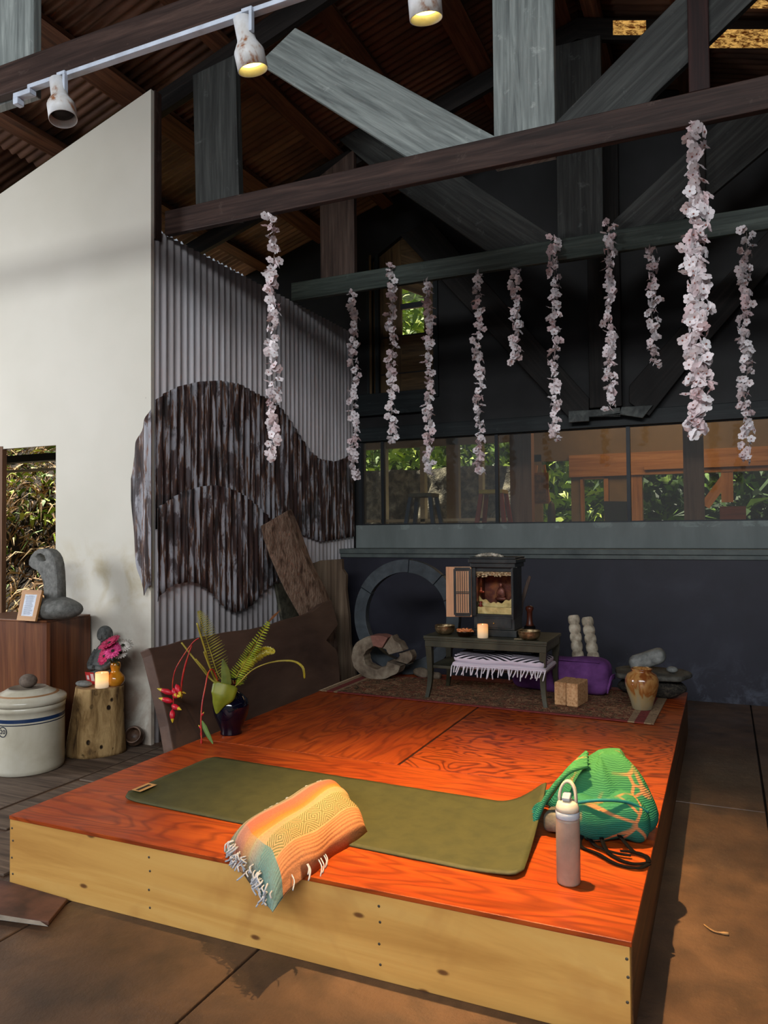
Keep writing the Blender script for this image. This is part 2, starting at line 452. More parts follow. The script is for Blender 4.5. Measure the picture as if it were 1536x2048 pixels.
# black upper wall with the tall gable window opening
gx0, gx1 = wy(741, 700, YU).x, wy(872, 700, YU).x
gz0, gz1, gz2 = wy(800, 800, YU).z, wy(752, 520, YU).z, wy(815, 468, YU).z
mb = MB()
mb.box(XW-1.4, gx0, YU, YU+0.06, zh, 5.2); mb.box(XW-1.4, XW-0.02, YU, YU+0.06, 0, zh); mb.box(XW-0.02, -3.50, YU, YU+0.06, 1.2, zh); mb.box(gx1, 4.3, YU, YU+0.06, zh, 5.6); mb.box(gx0, gx1, YU, YU+0.06, zh, gz0)
mid = (gx0+gx1)/2
mb.prism([(gx0, YU, gz1), (mid, YU, gz2), (gx1, YU, gz1), (gx1, YU, 5.2), (gx0, YU, 5.0)], (0, 0.06, 0))
struct(new_obj('wall_back_upper', mb, MBLACK))
MTEAL = wood('dark_teal_board', (16, 22, 24), (28, 36, 38), (42, 52, 52), 'UV', 0, 0.5, worn=(66, 76, 76))
mb = MB()
z1 = wy(1000, 838, YU-0.03).z; z0 = zh-0.012
mb.box(-3.59, 4.3, YU-0.05, YU-0.002, z0, z1)
mb.box(-3.56, -2.75, YU-0.07, YU-0.052, z0+0.27, z0+0.50)
struct(new_obj('trim_5', mb, MTEAL, bevel=0.004))

# the window band: dark metal mullions and hazy old panes
MFRAME = plain('dark_window_metal', (40, 44, 48), 0.45, 0.3)
MSUN = NT('dusty_glass')
tr = MSUN.n('BsdfTransparent'); tr.inputs[0].default_value = (0.86, 0.87, 0.84, 1)
gl = MSUN.n('BsdfGlossy'); gl.inputs['Roughness'].default_value = 0.04; gl.inputs[0].default_value = (1, 1, 1, 1)
df = MSUN.n('BsdfDiffuse'); df.inputs[0].default_value = (0.45, 0.42, 0.36, 1)
m1 = MSUN.n('MixShader'); m1.inputs[0].default_value = 0.035
m2 = MSUN.n('MixShader'); m2.inputs[0].default_value = 0.06
MSUN.l(tr.outputs[0], m2.inputs[1]); MSUN.l(df.outputs[0], m2.inputs[2])
MSUN.l(m2.outputs[0], m1.inputs[1]); MSUN.l(gl.outputs[0], m1.inputs[2]); MSUN.l(m1.outputs[0], MSUN.out.inputs[0])
MGLASS = MSUN.m
mx = [-3.55] + [wy(p, 960, YU).x for p in (763, 991, 1254)] + [1.62, 3.0, 4.3]
for k in range(len(mx)-1):
    a, b = mx[k], mx[k+1]
    fr = MB(); wd = 0.032
    fr.box(a-0.002, a+wd, YU-0.01, YU+0.04, zs, zh, along='Z')
    fr.box(a, b, YU-0.005, YU+0.035, zs, zs+0.012); fr.box(a, b, YU-0.005, YU+0.035, zh-0.02, zh)
    o = struct(new_obj('window_%d' % (k+1), fr, MFRAME))
    part('pane', MB().box(a+wd, b, YU+0.012, YU+0.018, zs+0.012, zh-0.02), MGLASS, o)
# the gable window: inside it a boarded shaft, one light of it clear
MTANB = wood('tan_board', (58, 44, 26), (92, 72, 44), (120, 96, 62), 'UV', 0, 0.6)
o = MB(); o.box(gx0-0.03, gx0+0.03, YU-0.03, YU+0.01, gz0, gz1, along='Z'); o.box(gx1-0.02, gx1+0.03, YU-0.03, YU+0.01, gz0, gz1, along='Z')
o.box(gx0+0.06, gx0+0.10, YU-0.015, YU+0.03, gz0, gz1+0.05, along='Z')
gw = struct(new_obj('window_7', o, MTEAL))
hx0, hx1 = wy(803, 640, YU+.05).x, wy(848, 640, YU+.05).x
hz0, hz1, hz2, hz3 = wy(820, 668, YU+.05).z, wy(820, 617, YU+.05).z, wy(820, 606, YU+.05).z, wy(820, 505, YU+.05).z
o = MB(); o.box(gx0-0.02, hx0, YU+0.061, YU+0.08, gz0-0.02, gz1+0.3, along='Z'); o.box(hx0, hx1+.14, YU+0.05, YU+0.07, gz0, hz0)
o.box(hx0, hx1+.14, YU+0.05, YU+0.07, hz3, gz1+0.25); o.box(hx1, gx1, YU+0.05, YU+0.07, hz0, hz3, along='Z')
o.prism([(hx0, YU+.05, hz2+0.17), (hx1, YU+.05, hz2+0.05), (hx1, YU+.05, hz3), (hx0, YU+.05, hz3)], (0, 0.02, 0))
for zz in (lerp(gz0, hz0, 0.42), hz0-0.01): o.box(gx0+.10, gx1, YU+0.045, YU+0.05, zz-0.006, zz+0.006, 1)
part('boarding', o, [MTANB, MFRAME], gw)
part('glazing_bar', MB().box(hx0-0.005, hx1+0.005, YU+0.04, YU+0.075, hz1, hz2), MFRAME, gw)
part('pane', MB().box(hx0, hx1, YU+0.055, YU+0.06, hz0, hz3), MGLASS, gw)
part('cover_strip', MB().box(gx0+0.005, gx0+0.03, YU-0.036, YU-0.031, gz0, gz1+.05, along='Z'), MTANB, gw)

# ================================================================ TRUSSES
MGRAYW = wood('grey_weathered_wood', (92, 98, 97), (134, 142, 139), (166, 174, 170), 'UV', 0, 0.5, 30, worn=(190, 196, 192))
MDGRAY = wood('charcoal_painted_wood', (34, 35, 34), (56, 58, 56), (80, 82, 79), 'UV', 0, 0.6, 24, worn=(104, 108, 106))
MGREEN = wood('dark_green_grey_wood', (42, 50, 46), (66, 76, 70), (90, 100, 92), 'UV', 0, 0.55, 26, worn=(98, 108, 102))
MBROWN2 = wood('brown_post_wood', (52, 40, 35), (82, 66, 58), (108, 90, 80), 'UV', 0, 0.6, 22)
MBLK2 = wood('black_brown_wood', (14, 12, 11), (28, 24, 22), (46, 40, 36), 'UV', 0, 0.6, 22)
def quad(px, Y, dy):
    return [wy(x, y, Y) for x, y in px], (0, dy, 0)
def member(name, px, Y, dy, mat_, par, udir):
    pts, e = quad(px, Y, dy); return part(name, MB().prism(pts, e, udir=udir), mat_, par, bevel=0.005)
def rafters(par, Y, mat_):
    for xa, xb in ((-7.9, -1.0), (-1.0, 4.3)):
        za, zb = zroof(xa), zroof(xb)
        part('rafter', MB().prism([(xa, Y, za-0.07), (xb, Y, zb-0.07), (xb, Y, zb+0.10), (xa, Y, za+0.10)], (0, 0.05, 0), udir=(xb-xa, 0, zb-za)), mat_, par)
def chord(par, Y, z0, z1, mat_, xa=None):
    return part('bottom_chord', MB().box(xa if xa is not None else XW+0.012, 4.25, Y, Y+0.05, z0, z1), mat_, par, bevel=0.006)
CZ0, CZ1 = 3.572, 3.735
def stud(par, name, x0, x1, Y, dy, mat_, z0=None, z1=None):
    zt = [zroof(x0)-0.07, zroof(x1)-0.07] if z1 is None else [z1, z1]
    zb = CZ0+0.005 if z0 is None else z0
    return part(name, MB().prism([(x0, Y, zb), (x1, Y, zb), (x1, Y, zt[1]), (x0, Y, zt[0])], (0, dy, 0), udir=(0, 0, 1)), mat_, par, bevel=0.005)

Y0, Y1, Y2, Y3 = 2.575, 4.25, 5.98, 7.16
# nearest truss
T = thing('roof_truss', (-1.0, Y0, CZ0), 'nearest roof truss, dark brown bottom chord carrying the white spotlight rail', 'roof truss')
chord(T, Y0, CZ0+0.01, wy(200, 57, Y0).z, MBRWOOD, -7.0)
a = wy(66, 60, Y0+.05).x
stud(T, 'post', a-0.36, a, Y0+0.052, 0.05, MGRAYW)
rafters(T, Y0+0.105, MBLK2)
# second truss
T = thing('roof_truss', (-1.0, Y1, CZ0), 'second roof truss from the front, brown chord with broad pale grey king post and braces', 'roof truss')
chord(T, Y1, CZ0-0.01, CZ1, MBRWOOD)
member('post', [(392, 440), (385, 150), (470, 108), (479, 440)], Y1+0.052, 0.06, MDGRAY, T, (0, 0, 1))
member('diagonal_brace', [(517, 126), (590, 55), (1000, 278), (1000, 330), (840, 330)], Y1+0.052, 0.05, MGRAYW, T, tuple(wy(985, 270, Y1)-wy(590, 55, Y1)))
stud(T, 'king_post', wy(986, 150, Y1+.05).x, wy(1108, 150, Y1+.05).x, Y1+0.052, 0.06, MGRAYW)
member('diagonal_brace', [(1112, 290), (1112, 243), (1372, -22), (1700, -330), (1850, -330), (1505, 0), (1310, 188), (1250, 270)], Y1+0.052, 0.05, MDGRAY, T, tuple(wy(1372, -22, Y1)-wy(1112, 243, Y1)))
stud(T, 'post', wy(1376, 100, Y1).x, wy(1419, 100, Y1).x, Y1+0.002, 0.045, MRED, CZ1+0.001)
rafters(T, Y1+0.115, MBLK2)
# third truss
T = thing('roof_truss', (-1.0, Y2, CZ0), 'third roof truss from the front, dark green chord hung with blossom garlands', 'roof truss')
chord(T, Y2, CZ0-0.005, CZ1, MGREEN)
member('post', [(641, 575), (639, 352), (707, 298), (709, 575)], Y2+0.052, 0.06, MBROWN2, T, (0, 0, 1))
member('diagonal_brace', [(560, 180), (700, 190), (925, 352), (1112, 476), (1112, 510), (985, 510), (795, 378)], Y2+0.052, 0.05, MDGRAY, T, tuple(wy(1110, 478, Y2)-wy(925, 355, Y2)))
stud(T, 'king_post', wy(1114, 400, Y2+.05).x, wy(1206, 400, Y2+.05).x, Y2+0.052, 0.06, MDGRAY)
member('diagonal_brace', [(1226, 490), (1226, 442), (1413, 266), (1600, 95), (1760, 95), (1540, 292), (1352, 450), (1340, 485)], Y2+0.052, 0.05, MDGRAY, T, tuple(wy(1413, 266, Y2)-wy(1228, 440, Y2)))
stud(T, 'post', wy(1384, 400, Y2).x, wy(1412, 400, Y2).x, Y2+0.002, 0.045, MBLK2, CZ1+0.001)
rafters(T, Y2+0.115, MBLK2)
MDG3 = wood('near_black_wood', (18, 17, 16), (32, 30, 28), (50, 47, 43), 'UV', 0, 0.6, 22)  # the trusses' charcoal wood in darker tones
# bracing set before the black back wall
T = thing('wall_bracing', (-1.0, Y3, 2.5), 'charcoal V bracing with centre post standing before the black back wall', 'bracing')
member('diagonal_brace', [(800, 470), (860, 440), (1178, 796), (1178, 838), (1140, 838)], Y3, 0.05, MDG3, T, tuple(wy(1178, 796, Y3)-wy(860, 440, Y3)))
stud(T, 'king_post', wy(1177, 700, Y3).x, wy(1242, 700, Y3).x, Y3+0.0, 0.05, MDG3, wy(1200, 815, Y3).z)
member('diagonal_brace', [(1258, 805), (1258, 772), (1410, 598), (1640, 350), (1690, 390), (1536, 545), (1410, 690), (1298, 832)], Y3, 0.05, MDG3, T, tuple(wy(1410, 598, Y3)-wy(1258, 772, Y3)))
MPLATE = mott('scuffed_grey_plate', [(58, 62, 62), (82, 88, 86), (112, 118, 114)], 14, rough=0.6, bump=0.3)
pb = MB(); 
for q in ([(1137, 845), (1137, 822), (1178, 820), (1178, 842)], [(1178, 834), (1178, 820), (1240, 815), (1240, 829)], [(1240, 829), (1243, 814), (1306, 810), (1285, 836)]):
    pts, e = quad(q, Y3-0.035, 0.03); pb.prism(pts, e)
part('foot_plate', pb, MPLATE, T, bevel=0.003)
stud(T, 'post', wy(1384, 600, Y3).x, wy(1408, 600, Y3).x, Y3, 0.05, MBLK2, 2.5)

# purlins under the sheets
MPURL = wood('rust_brown_purlin', (56, 34, 22), (98, 62, 42), (128, 86, 60), 'UV', 0, 0.7)
pm = None
for k, x in enumerate((-6.4, -5.55, -4.7, -3.95, -3.2, -2.5, -1.8, -1.12, -0.88, -0.2, 0.5, 1.2)):
    sl = RS if x < -1 else -RS
    z = zroof(x)+0.145
    mbp = MB().frame((x, 4.0, z), (6.9, 0.13 if k % 3 else 0.19, 0.055), (0, 1, 0), (-1, 0, -sl), (sl, 0, -1) if False else Vector((0, 1, 0)).cross(Vector((-1, 0, -sl))))
    tag(new_obj('purlin', mbp, MPURL, origin=(x, 4.0, z)), 'brown purlin running from front to back under the corrugated roof sheets', 'purlin', 'purlins under the roof sheets')

# added glowing strips below the rafters, imitating lamp glow reflected on the roof sheets
def wroof(x, y):
    v = _ray(x, y); zc = zroof(-1.0)-0.09; n = Vector((RS, 0, 1)); p = Vector((-1.0, 0, zc)); return CP + v*((p-CP).dot(n)/v.dot(n))
t = NT('amber_roof_glow'); v = t.coord('Object')
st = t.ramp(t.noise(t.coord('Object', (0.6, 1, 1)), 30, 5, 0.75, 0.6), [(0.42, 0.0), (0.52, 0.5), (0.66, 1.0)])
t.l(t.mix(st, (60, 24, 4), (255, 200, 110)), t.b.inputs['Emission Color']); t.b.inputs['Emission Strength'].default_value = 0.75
MGLOW = t.fin((150, 90, 30), 0.4)
for (xa, ya, xb, yb), lab in (((1226, 44, 1292, 70), 'small amber strip imitating lamp glow on the roof, left of the upper right brace'), ((1404, 62, 1600, 96), 'long amber strip imitating lamp glow on the roof at the right, below the brace'), ((1500, -10, 1640, 17), 'amber strip imitating lamp glow on the roof in the top right corner')):
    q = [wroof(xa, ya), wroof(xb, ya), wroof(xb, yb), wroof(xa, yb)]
    o = tag(new_obj('roof_glow_strip', MB().prism(q, (0, 0, 0.012)), MGLOW, origin=q[0]), lab, 'roof light', 'amber roof glow strips')  # added strips imitating lamp glow, not roof lights

# ================================================================ PLATFORM AND WHAT LIES ON IT
def plywood(name, axis, contour):
    t = NT(name)
    s = [1, 1, 1]; s[axis] = 0.42 if contour else 0.22
    v = t.coord('Object', tuple(s)); v0 = t.coord('Object')
    h = t.noise(v, 3.0 if contour else 3.4, 3.0, 0.5, 0.35)
    k = t.math('PINGPONG', t.math('MULTIPLY', h, 22 if contour else 16), 0.5)
    line = t.ramp(k, [(0.0, 1.0), (0.10, 0.7), (0.28, 0.0)])
    fine = [1, 1, 1]; fine[axis] = 0.03
    f = t.noise(t.coord('Object', tuple(fine)), 46, 4, 0.65, 0.2)
    c = t.ramp(t.noise(v0, 2.6, 4), [(0.3, (158, 66, 20)), (0.7, (182, 84, 26))])
    c = t.mix(t.ramp(f, [(0.40, 0.55), (0.58, 0.0)]), c, (136, 46, 18))
    c = t.mix(t.math('MULTIPLY', line, 0.85 if contour else 0.48), c, (74, 22, 10))
    t.bump(f, 0.08, 0.002)
    return t.fin(c, t.ramp(t.noise(v0, 5, 4), [(0.3, 0.32), (0.7, 0.46)]), 0, 0.3)
MPLYA = plywood('varnished_ply_long', 0, False)
MPLYB = plywood('varnished_ply_straight', 1, False)
MPLYC = plywood('varnished_ply_figured', 0, True)
t = NT('pine_board'); v = t.coord('Object', (0.12, 1, 1)); v0 = t.coord('Object')
c = t.ramp(t.noise(v, 5, 5, 0.6, 0.8), [(0.28, (178, 126, 60)), (0.5, (208, 158, 84)), (0.72, (222, 180, 106))])
kn = t.n('TexVoronoi', feature='F1', voronoi_dimensions='2D'); kn.inputs['Scale'].default_value = 2.6
t.l(t.coord('Object', (0.7, 1, 1.6), (pi/2, 0, 0), (0.35, 0.3, 0.12)), kn.inputs['Vector'])
c = t.mix(t.ramp(kn.outputs['Distance'], [(0.0, 0.95), (0.024, 0.85), (0.044, 0.0)]), c, (92, 52, 26))
c = t.mix(t.ramp(t.noise(v0, 2.1, 4, 0.6, 0.5), [(0.52, 0.0), (0.70, 0.5)]), c, (164, 108, 54))
t.bump(t.noise(v, 24, 4), 0.1, 0.003)
MPINE = t.fin(c, 0.5, 0, 0.35)
MSIDE = wood('dark_side_board', (64, 40, 22), (98, 64, 36), (124, 84, 50), 'UV', 0, 0.5)
MSCREW = plain('screw_grey', (92, 86, 76), 0.5, 0.6)
px0, px1, py0, py1 = -2.712, -0.258, 2.256, 5.82
tp = PZ-0.016
P = thing('platform', ((px0+px1)/2, (py0+py1)/2, 0), 'low wooden platform with orange-red varnished plywood top and pale pine front board', 'platform')
part('plywood_panel', MB().box(px0, px1, py0-0.004, 3.492, tp, PZ), MPLYA, P, bevel=0.002)
part('plywood_panel', MB().box(px0, -1.504, 3.497, py1, tp, PZ), MPLYB, P, bevel=0.002)
part('plywood_panel', MB().box(-1.490, px1, 3.497, py1, tp, PZ), MPLYC, P, bevel=0.002)
part('front_board', MB().box(px0, px1-0.006, py0, py0+0.035, 0.0, tp-0.0005), MPINE, P, bevel=0.002, label='pale pine front board with knots and screws')
part('side_board', MB().box(px1-0.038, px1-0.003, py0+0.036, py1, 0.0, tp-0.0005, along='Y'), MSIDE, P)
part('side_board', MB().box(px0+0.003, px0+0.038, py0+0.036, py1, 0.0, tp-0.0005, along='Y'), MSIDE, P)
part('back_board', MB().box(px0+0.04, px1-0.04, py1-0.035, py1, 0.0, tp-0.0005), MSIDE, P)
part('joint_bead', MB().box(-1.503, -1.491, 3.497, py1, tp-0.002, PZ-0.006), MJOINT, P)
scr = None
for px in (24, 298, 757, 1250):
    for k, z in enumerate((0.235, 0.185, 0.115, 0.05)):
        q = wy(px + (2 if k % 2 else 0), 1700, py0)
        s = MB().lathe([(0.0045, 0), (0.0045, 0.0012), (0.002, 0.0016)], (q.x, py0, z), 10, axis=(0, -1, 0))
        part('screw', s, MSCREW, P)

# worn slabs and planks set at the left of the platform
MSLAB = mott('worn_floor_slab', [(58, 46, 38), (92, 76, 64), (122, 104, 90)], 3, (1, 0.3, 1), rough=0.65, bump=0.35)
MEDGE = mott('pale_slab_edge', [(120, 118, 112), (158, 156, 150)], 12, rough=0.7)
mb = MB()
mb.box(-5.2, -3.50, 2.2, 4.09, 0.0, 0.006); mb.box(-3.47, -3.05, 3.36, 4.30, 0.0, 0.012); mb.box(-3.46, -3.22, 2.66, 3.33, 0, 0.010)
mb.box(-3.19, -2.80, 2.30, 3.33, 0.0, 0.012); mb.box(-3.02, -2.75, 3.36, 4.6, 0, 0.008)
struct(new_obj('floor_planks', mb, MPLANK, bevel=0.004))
mb = MB().box(-3.6, -2.395, 1.2, 2.075, 0.0, 0.004); 
q = [wz(-60, 1832, 0), wz(97, 1853, 0), wz(135, 1806, 0), wz(20, 1772, 0), wz(-60, 1755, 0)]
mb = MB().prism([(p.x, p.y, 0.002) for p in q], (0, 0, 0.016)); 
struct(new_obj('floor_slab', mb, mott('brown_red_slab', [(58, 38, 32), (92, 60, 48), (112, 76, 60)], 5, rough=0.6), bevel=0.003))
mb = MB().prism([(p.x, p.y, 0.018) for p in (wz(-60, 1832, 0.018), wz(96, 1853, .018), wz(80, 1843, .018), wz(-60, 1820, .018))], (0, 0, 0.001))
struct(new_obj('trim_6', mb, MEDGE))

# yoga mat
MMAT = mott('olive_mat_rubber', [(60, 61, 33), (68, 68, 37), (74, 73, 40)], 14, rough=0.62, bump=0.25, bdist=0.001)
A, B, C_, D_ = Vector((-2.415, 2.572)), Vector((-2.432, 3.238)), Vector((-0.648, 2.49)), Vector((-0.705, 3.165))
def rnd_corner(u, v, r=0.05):
    return u, v
def matp(u, v):
    # u along the length, v across; corners rounded
    L, Wd, r = 1.76, 0.67, 0.045
    x, y = u*L, v*Wd
    for cx, sx in ((r, -1), (L-r, 1)):
        if (x-cx)*sx > 0:
            dx = abs(x-cx); dy = r - sqrt(max(0, r*r-dx*dx))
            y = dy + (Wd-2*dy)*v
    p = A.lerp(C_, x/L).lerp(B.lerp(D_, x/L), y/Wd)
    e = max(0.0, (u-0.88)/0.12); lift = 0.115*e*e*(0.16+0.90*v*v) + 0.012*e*sin(pi*v)*0
    a = max(0.0, (0.06-u)/0.06); lift += 0.016*a*a*(1-v)
    lift += 0.002*max(0, nz((x, y, 0), 5))
    return Vector((p.x + 0.02*e*e, p.y, PZ+0.0045+lift))
mb = MB().grid(lambda a, b: matp(1-(1-a)**1.0, b), 90, 24)
Mt = tag(new_obj('yoga_mat', mb, MMAT, origin=(-1.55, 2.87, PZ), solid=0.006), 'unrolled olive green yoga mat lying on the orange platform', 'yoga mat')
lb = MB(); pa = matp(0.0, 0.03); pb_ = matp(0.0, 0.22); dx = Vector((0.055, 0, -0.002))
lb.prism([pa+Vector((0.004, 0, .0036)), pa+dx+Vector((0, 0, .0040)), pb_+dx+Vector((0, 0, .0040)), pb_+Vector((0.004, 0, .0036))], (0, 0, 0.001))
MTAG = NT('woven_tag'); v = MTAG.coord('Object'); MTAG_ = MTAG.fin((196, 152, 96), 0.7)
MDARK = plain('dark_print', (46, 40, 30), 0.7)
part('label_tag', lb, MTAG_, Mt, label='tan woven label')
lt = MB()
for k in range(7):
    a = (k+0.8)/8.6; q = pa.lerp(pb_, a) + Vector((0.030, 0, .0052)); lt.frame(q, (0.016, 0.008+0.004*(k % 2), 0.0006))
part('label_lettering', lt, MDARK, Mt)

# folded blanket lying over the mat and the platform edge
t = NT('striped_blanket'); tc = t.n('UVMap'); tc.uv_map = 'UVMap'; sx = t.sep(tc.outputs[0])
U, V = sx[0], sx[1]
wob = t.noise(t.coord('Object'), 9, 3); V2 = t.math('ADD', V, t.math('MULTIPLY', t.math('SUBTRACT', wob, 0.5), 0.035))
S = [(0, (84, 118, 100)), (0.10, (190, 158, 124)), (0.135, (96, 126, 100)), (0.175, (198, 142, 122)), (0.21, (182, 106, 86)), (0.30, (196, 110, 78)), (0.37, (200, 124, 48)),
     (0.47, (196, 164, 104)), (0.50, (204, 152, 112)), (0.62, (196, 166, 116)), (0.86, (194, 130, 88))]
base = t.ramp(V2, S, 'CONSTANT')
soft = t.ramp(V2, [(p, c_) for p, c_ in S])
base = t.mix(0.45, base, soft)
dv = t.math('ABSOLUTE', t.math('SUBTRACT', V, 0.735)); du = t.math('PINGPONG', t.math('MULTIPLY', U, 1.0), 0.085)
dd = t.math('ADD', t.math('MULTIPLY', dv, 0.72), du)
st = t.math('GREATER_THAN', t.math('FRACT', t.math('MULTIPLY', dd, 44)), 0.5)
inb = t.math('LESS_THAN', dv, 0.112)
base = t.mix(t.math('MULTIPLY', t.math('MULTIPLY', st, inb), 0.85), base, (98, 108, 66))
endk = t.math('LESS_THAN', U, 0.10)
base = t.mix(t.math('MULTIPLY', endk, t.ramp(V, [(0.0, 0.2), (0.45, 0.35), (0.60, 0.8), (0.86, 0.9)])), base, (92, 140, 140))
wv = t.noise(t.coord('Object'), 160, 2); t.bump(t.math('ADD', t.math('MULTIPLY', t.math('SINE', t.math('MULTIPLY', V, 320)), 0.4), wv), 0.5, 0.003)
base = t.mix(t.ramp(wv, [(0.3, 0.25), (0.6, 0.0)]), base, (110, 70, 50))
MBLAN = t.fin(base, 0.9, 0, 0.1)
MFRINGE = plain('pale_fringe', (176, 178, 184), 0.9)
bh = 0.105
def blan(u, v):
    # u from the near end to the far end, v from the left side to the right side
    a, c2, b2, d2 = [wz(x_, y_, PZ+z_).xy for x_, y_, z_ in ((449, 1690, 0.035), (664, 1540, 0.085), (545, 1772, 0.045), (735, 1652, 0.03))]
    return a.lerp(c2, u).lerp(b2.lerp(d2, u), v)
mb = MB()
nu, nv_ = 44, 40
def bl(u, v):
    p = blan(u, v)
    e = 1-max(0, abs(2*v-1))**5.0; f = 1-max(0, abs(2*u-1))**7.0
    z = PZ+0.010 + bh*(max(0, e)**0.45)*(max(0, f)**0.5)*(0.90+0.16*sin(pi*v*0.9)) + 0.012*nz((u*2, v*1.5, 0), 1.6, 3)
    z += 0.010*sin(v*9+u*3)*(1-abs(2*u-1))
    over = max(0.0, (2.25-p.y)/0.2)
    z -= 0.055*over**1.2
    p2 = p + Vector((0.016*nz((u*4, v*4, 1), 1), 0.018*nz((u*3, v*5, 4), 1)))
    return (p2.x, p2.y, z)
mb.grid(bl, nu, nv_, uvf=lambda a, b: (a, b))
def blb(u, v):
    q = bl(u, v); e = (1-max(0, abs(2*v-1))**5.0)*(1-max(0, abs(2*u-1))**7.0)
    over = max(0.0, (2.25-q[1])/0.2)
    z0 = PZ+0.010-0.05*over
    return (q[0], q[1], min(q[2], z0))
b0 = len(mb.f); mb.grid(lambda a, b: blb(a, 1-b), nu, nv_, uvf=lambda a, b: (a, 1-b))
o = tag(new_obj('folded_blanket', mb, MBLAN, origin=(-1.42, 2.45, PZ)), 'folded striped woven blanket in orange, peach and green lying across the yoga mat', 'blanket')
fr = MB(); random.seed(3)
for k in range(64):
    v = random.uniform(0.06, 0.98); p = Vector(bl(0.0, v)); h = random.uniform(-0.02, 0.012)
    p.z = PZ + 0.012 + random.uniform(0, 0.06) - 0.045*max(0, (2.25-p.y)/0.2)
    L = random.uniform(0.014, 0.034); pts = [p+Vector((0, 0.01, 0)), p+Vector((random.uniform(-.01, .01), -L*0.4, -L*0.1)), p+Vector((random.uniform(-.02, .02), -L*.62, -L*0.75))]
    fr.tube(smooth_curve(pts, 4), 0.0030, 5)
for k in range(9):
    v = 1.0; u = random.uniform(0.05, 0.6); p = Vector(bl(u, 0.99)); L = random.uniform(0.02, 0.045)
    fr.tube(smooth_curve([p, p+Vector((L*.5, -L*.4, -L*.3)), p+Vector((L*.7, -L, -min(L*0.8, max(0.0, p.z-PZ-0.004)) if p.y-L > 2.27 else -L*.8))], 4), 0.0025, 5)
for k in range(12):
    u = random.uniform(0.2, 0.95); p = Vector(bl(u, 0.03)); fr.ell(p+Vector((-0.006, 0, 0.006)), (0.016, 0.014, 0.014), 3)
part('fringe', fr, MFRINGE, o, label='pale twisted fringe')['kind'] = 'stuff'

# drinking bottle
q = Vector((-0.487, 2.545, PZ))
MBOT = plain('taupe_powder_coat', (152, 128, 112), 0.45); MCAP = plain('cream_plastic', (206, 192, 168), 0.45); MGRYP = plain('pale_grey_plastic', (176, 180, 186), 0.35)
T = thing('water_bottle', q, 'taupe insulated water bottle with cream flip-straw lid standing on the platform', 'bottle')
r = 0.0385
part('bottle_body', MB().lathe([(0.030, 0), (r-0.002, 0.004), (r, 0.010), (r, 0.205), (r-0.0015, 0.213)], q, 40), MBOT, T)
part('bottle_collar', MB().lathe([(r-0.001, 0.2135), (r+0.0005, 0.216), (r+0.0005, 0.233), (r-0.002, 0.236)], q, 40), MGRYP, T, label='pale grey collar ring')
part('lid', MB().lathe([(r-0.001, 0.2365), (r-0.001, 0.247), (r-0.006, 0.262), (r-0.011, 0.266), (0.0, 0.267)], q, 40), MCAP, T)
sp = MB().frame(q+Vector((-0.002, -0.004, 0.281)), (0.026, 0.034, 0.014), Y=(0, 0.9, 0.35), Z=(0, -0.35, 0.9)); part('mouthpiece', sp, MGRYP, T, bevel=0.004)
sp = MB().frame(q+Vector((-0.002, 0.012, 0.279)), (0.024, 0.016, 0.022)); part('straw_hinge', sp, MCAP, T, bevel=0.003)
arc = [q+Vector((0.027*cos(a)*(1 if abs(cos(a)) > 0.0 else 0), 0.004+0.012*max(0, sin(a)), 0.262+0.064*max(0, sin(a))**0.8)) for a in [pi*k/18 for k in range(19)]]
hb = MB()
for k in range(3): hb.tube([p+Vector((0, -0.005+0.005*k, 0)) for p in arc], 0.0046, 8)
part('carry_loop', hb, MCAP, T)

# green knapsack
t = NT('green_cloth'); v = t.coord('Object')
zz = t.sep(v)[2]
f = t.noise(v, 5, 4, 0.6, 0.5)
c = t.ramp(t.math('ADD', zz, t.math('MULTIPLY', f, 0.12)), [(0.10, (24, 100, 92)), (0.19, (44, 116, 82)), (0.30, (66, 130, 74))])
ln = t.vor(v, 7.5, 'DISTANCE_TO_EDGE'); k = t.math('MULTIPLY', t.ramp(ln, [(0.018, 1.0), (0.05, 0.0)]), t.ramp(t.noise(v, 6, 2), [(0.44, 0.0), (0.58, 0.9)]))
c = t.mix(k, c, (196, 124, 78))
t.bump(t.math('ADD', t.math('SINE', t.math('MULTIPLY', t.math('ADD', zz, t.math('MULTIPLY', f, 0.05)), 900)), t.math('MULTIPLY', t.noise(v, 9, 4, 0.6, 1.0), 9)), 0.35, 0.003)
MGRN = t.fin(c, 0.8, 0, 0.2)
MTEALC = plain('teal_binding', (24, 112, 106), 0.75)
MBLKS = plain('black_webbing', (9, 8, 8), 0.9, 0.0, 0.1)
MGRC = plain('grey_lining', (108, 106, 98), 0.8)
c0 = Vector((-0.46, 3.06, PZ))
T = thing('knapsack', c0, 'green cloth drawstring knapsack with orange line pattern slumped behind the bottle', 'bag')
def bag(p):
    q = Vector(p)
    h = (q.z+0.14)/0.28
    w = lerp(1.12, 0.34, max(0, min(1, h))**1.25)
    x = q.x*w + 0.050*h + (0.0); y = q.y*w*1.0 + 0.03*h
    f = 0.017*sin(atan2(y, x)*5+2+h*2)*(1-h*0.5) + 0.012*nz((x, y, q.z), 8, 5)
    r_ = sqrt(x*x+y*y)+1e-6
    return Vector((x+x/r_*f, y+y/r_*f, q.z*1.0 + 0.010*nz((x, y, q.z), 6, 9)))
part('bag_body', MB().soft(c0+Vector((0.0, 0, 0.148)), (0.36, 0.33, 0.28), 0.085, 16, fn=bag, X=(0.93, 0.37, 0), Y=(-0.37, 0.93, 0)), MGRN, T)
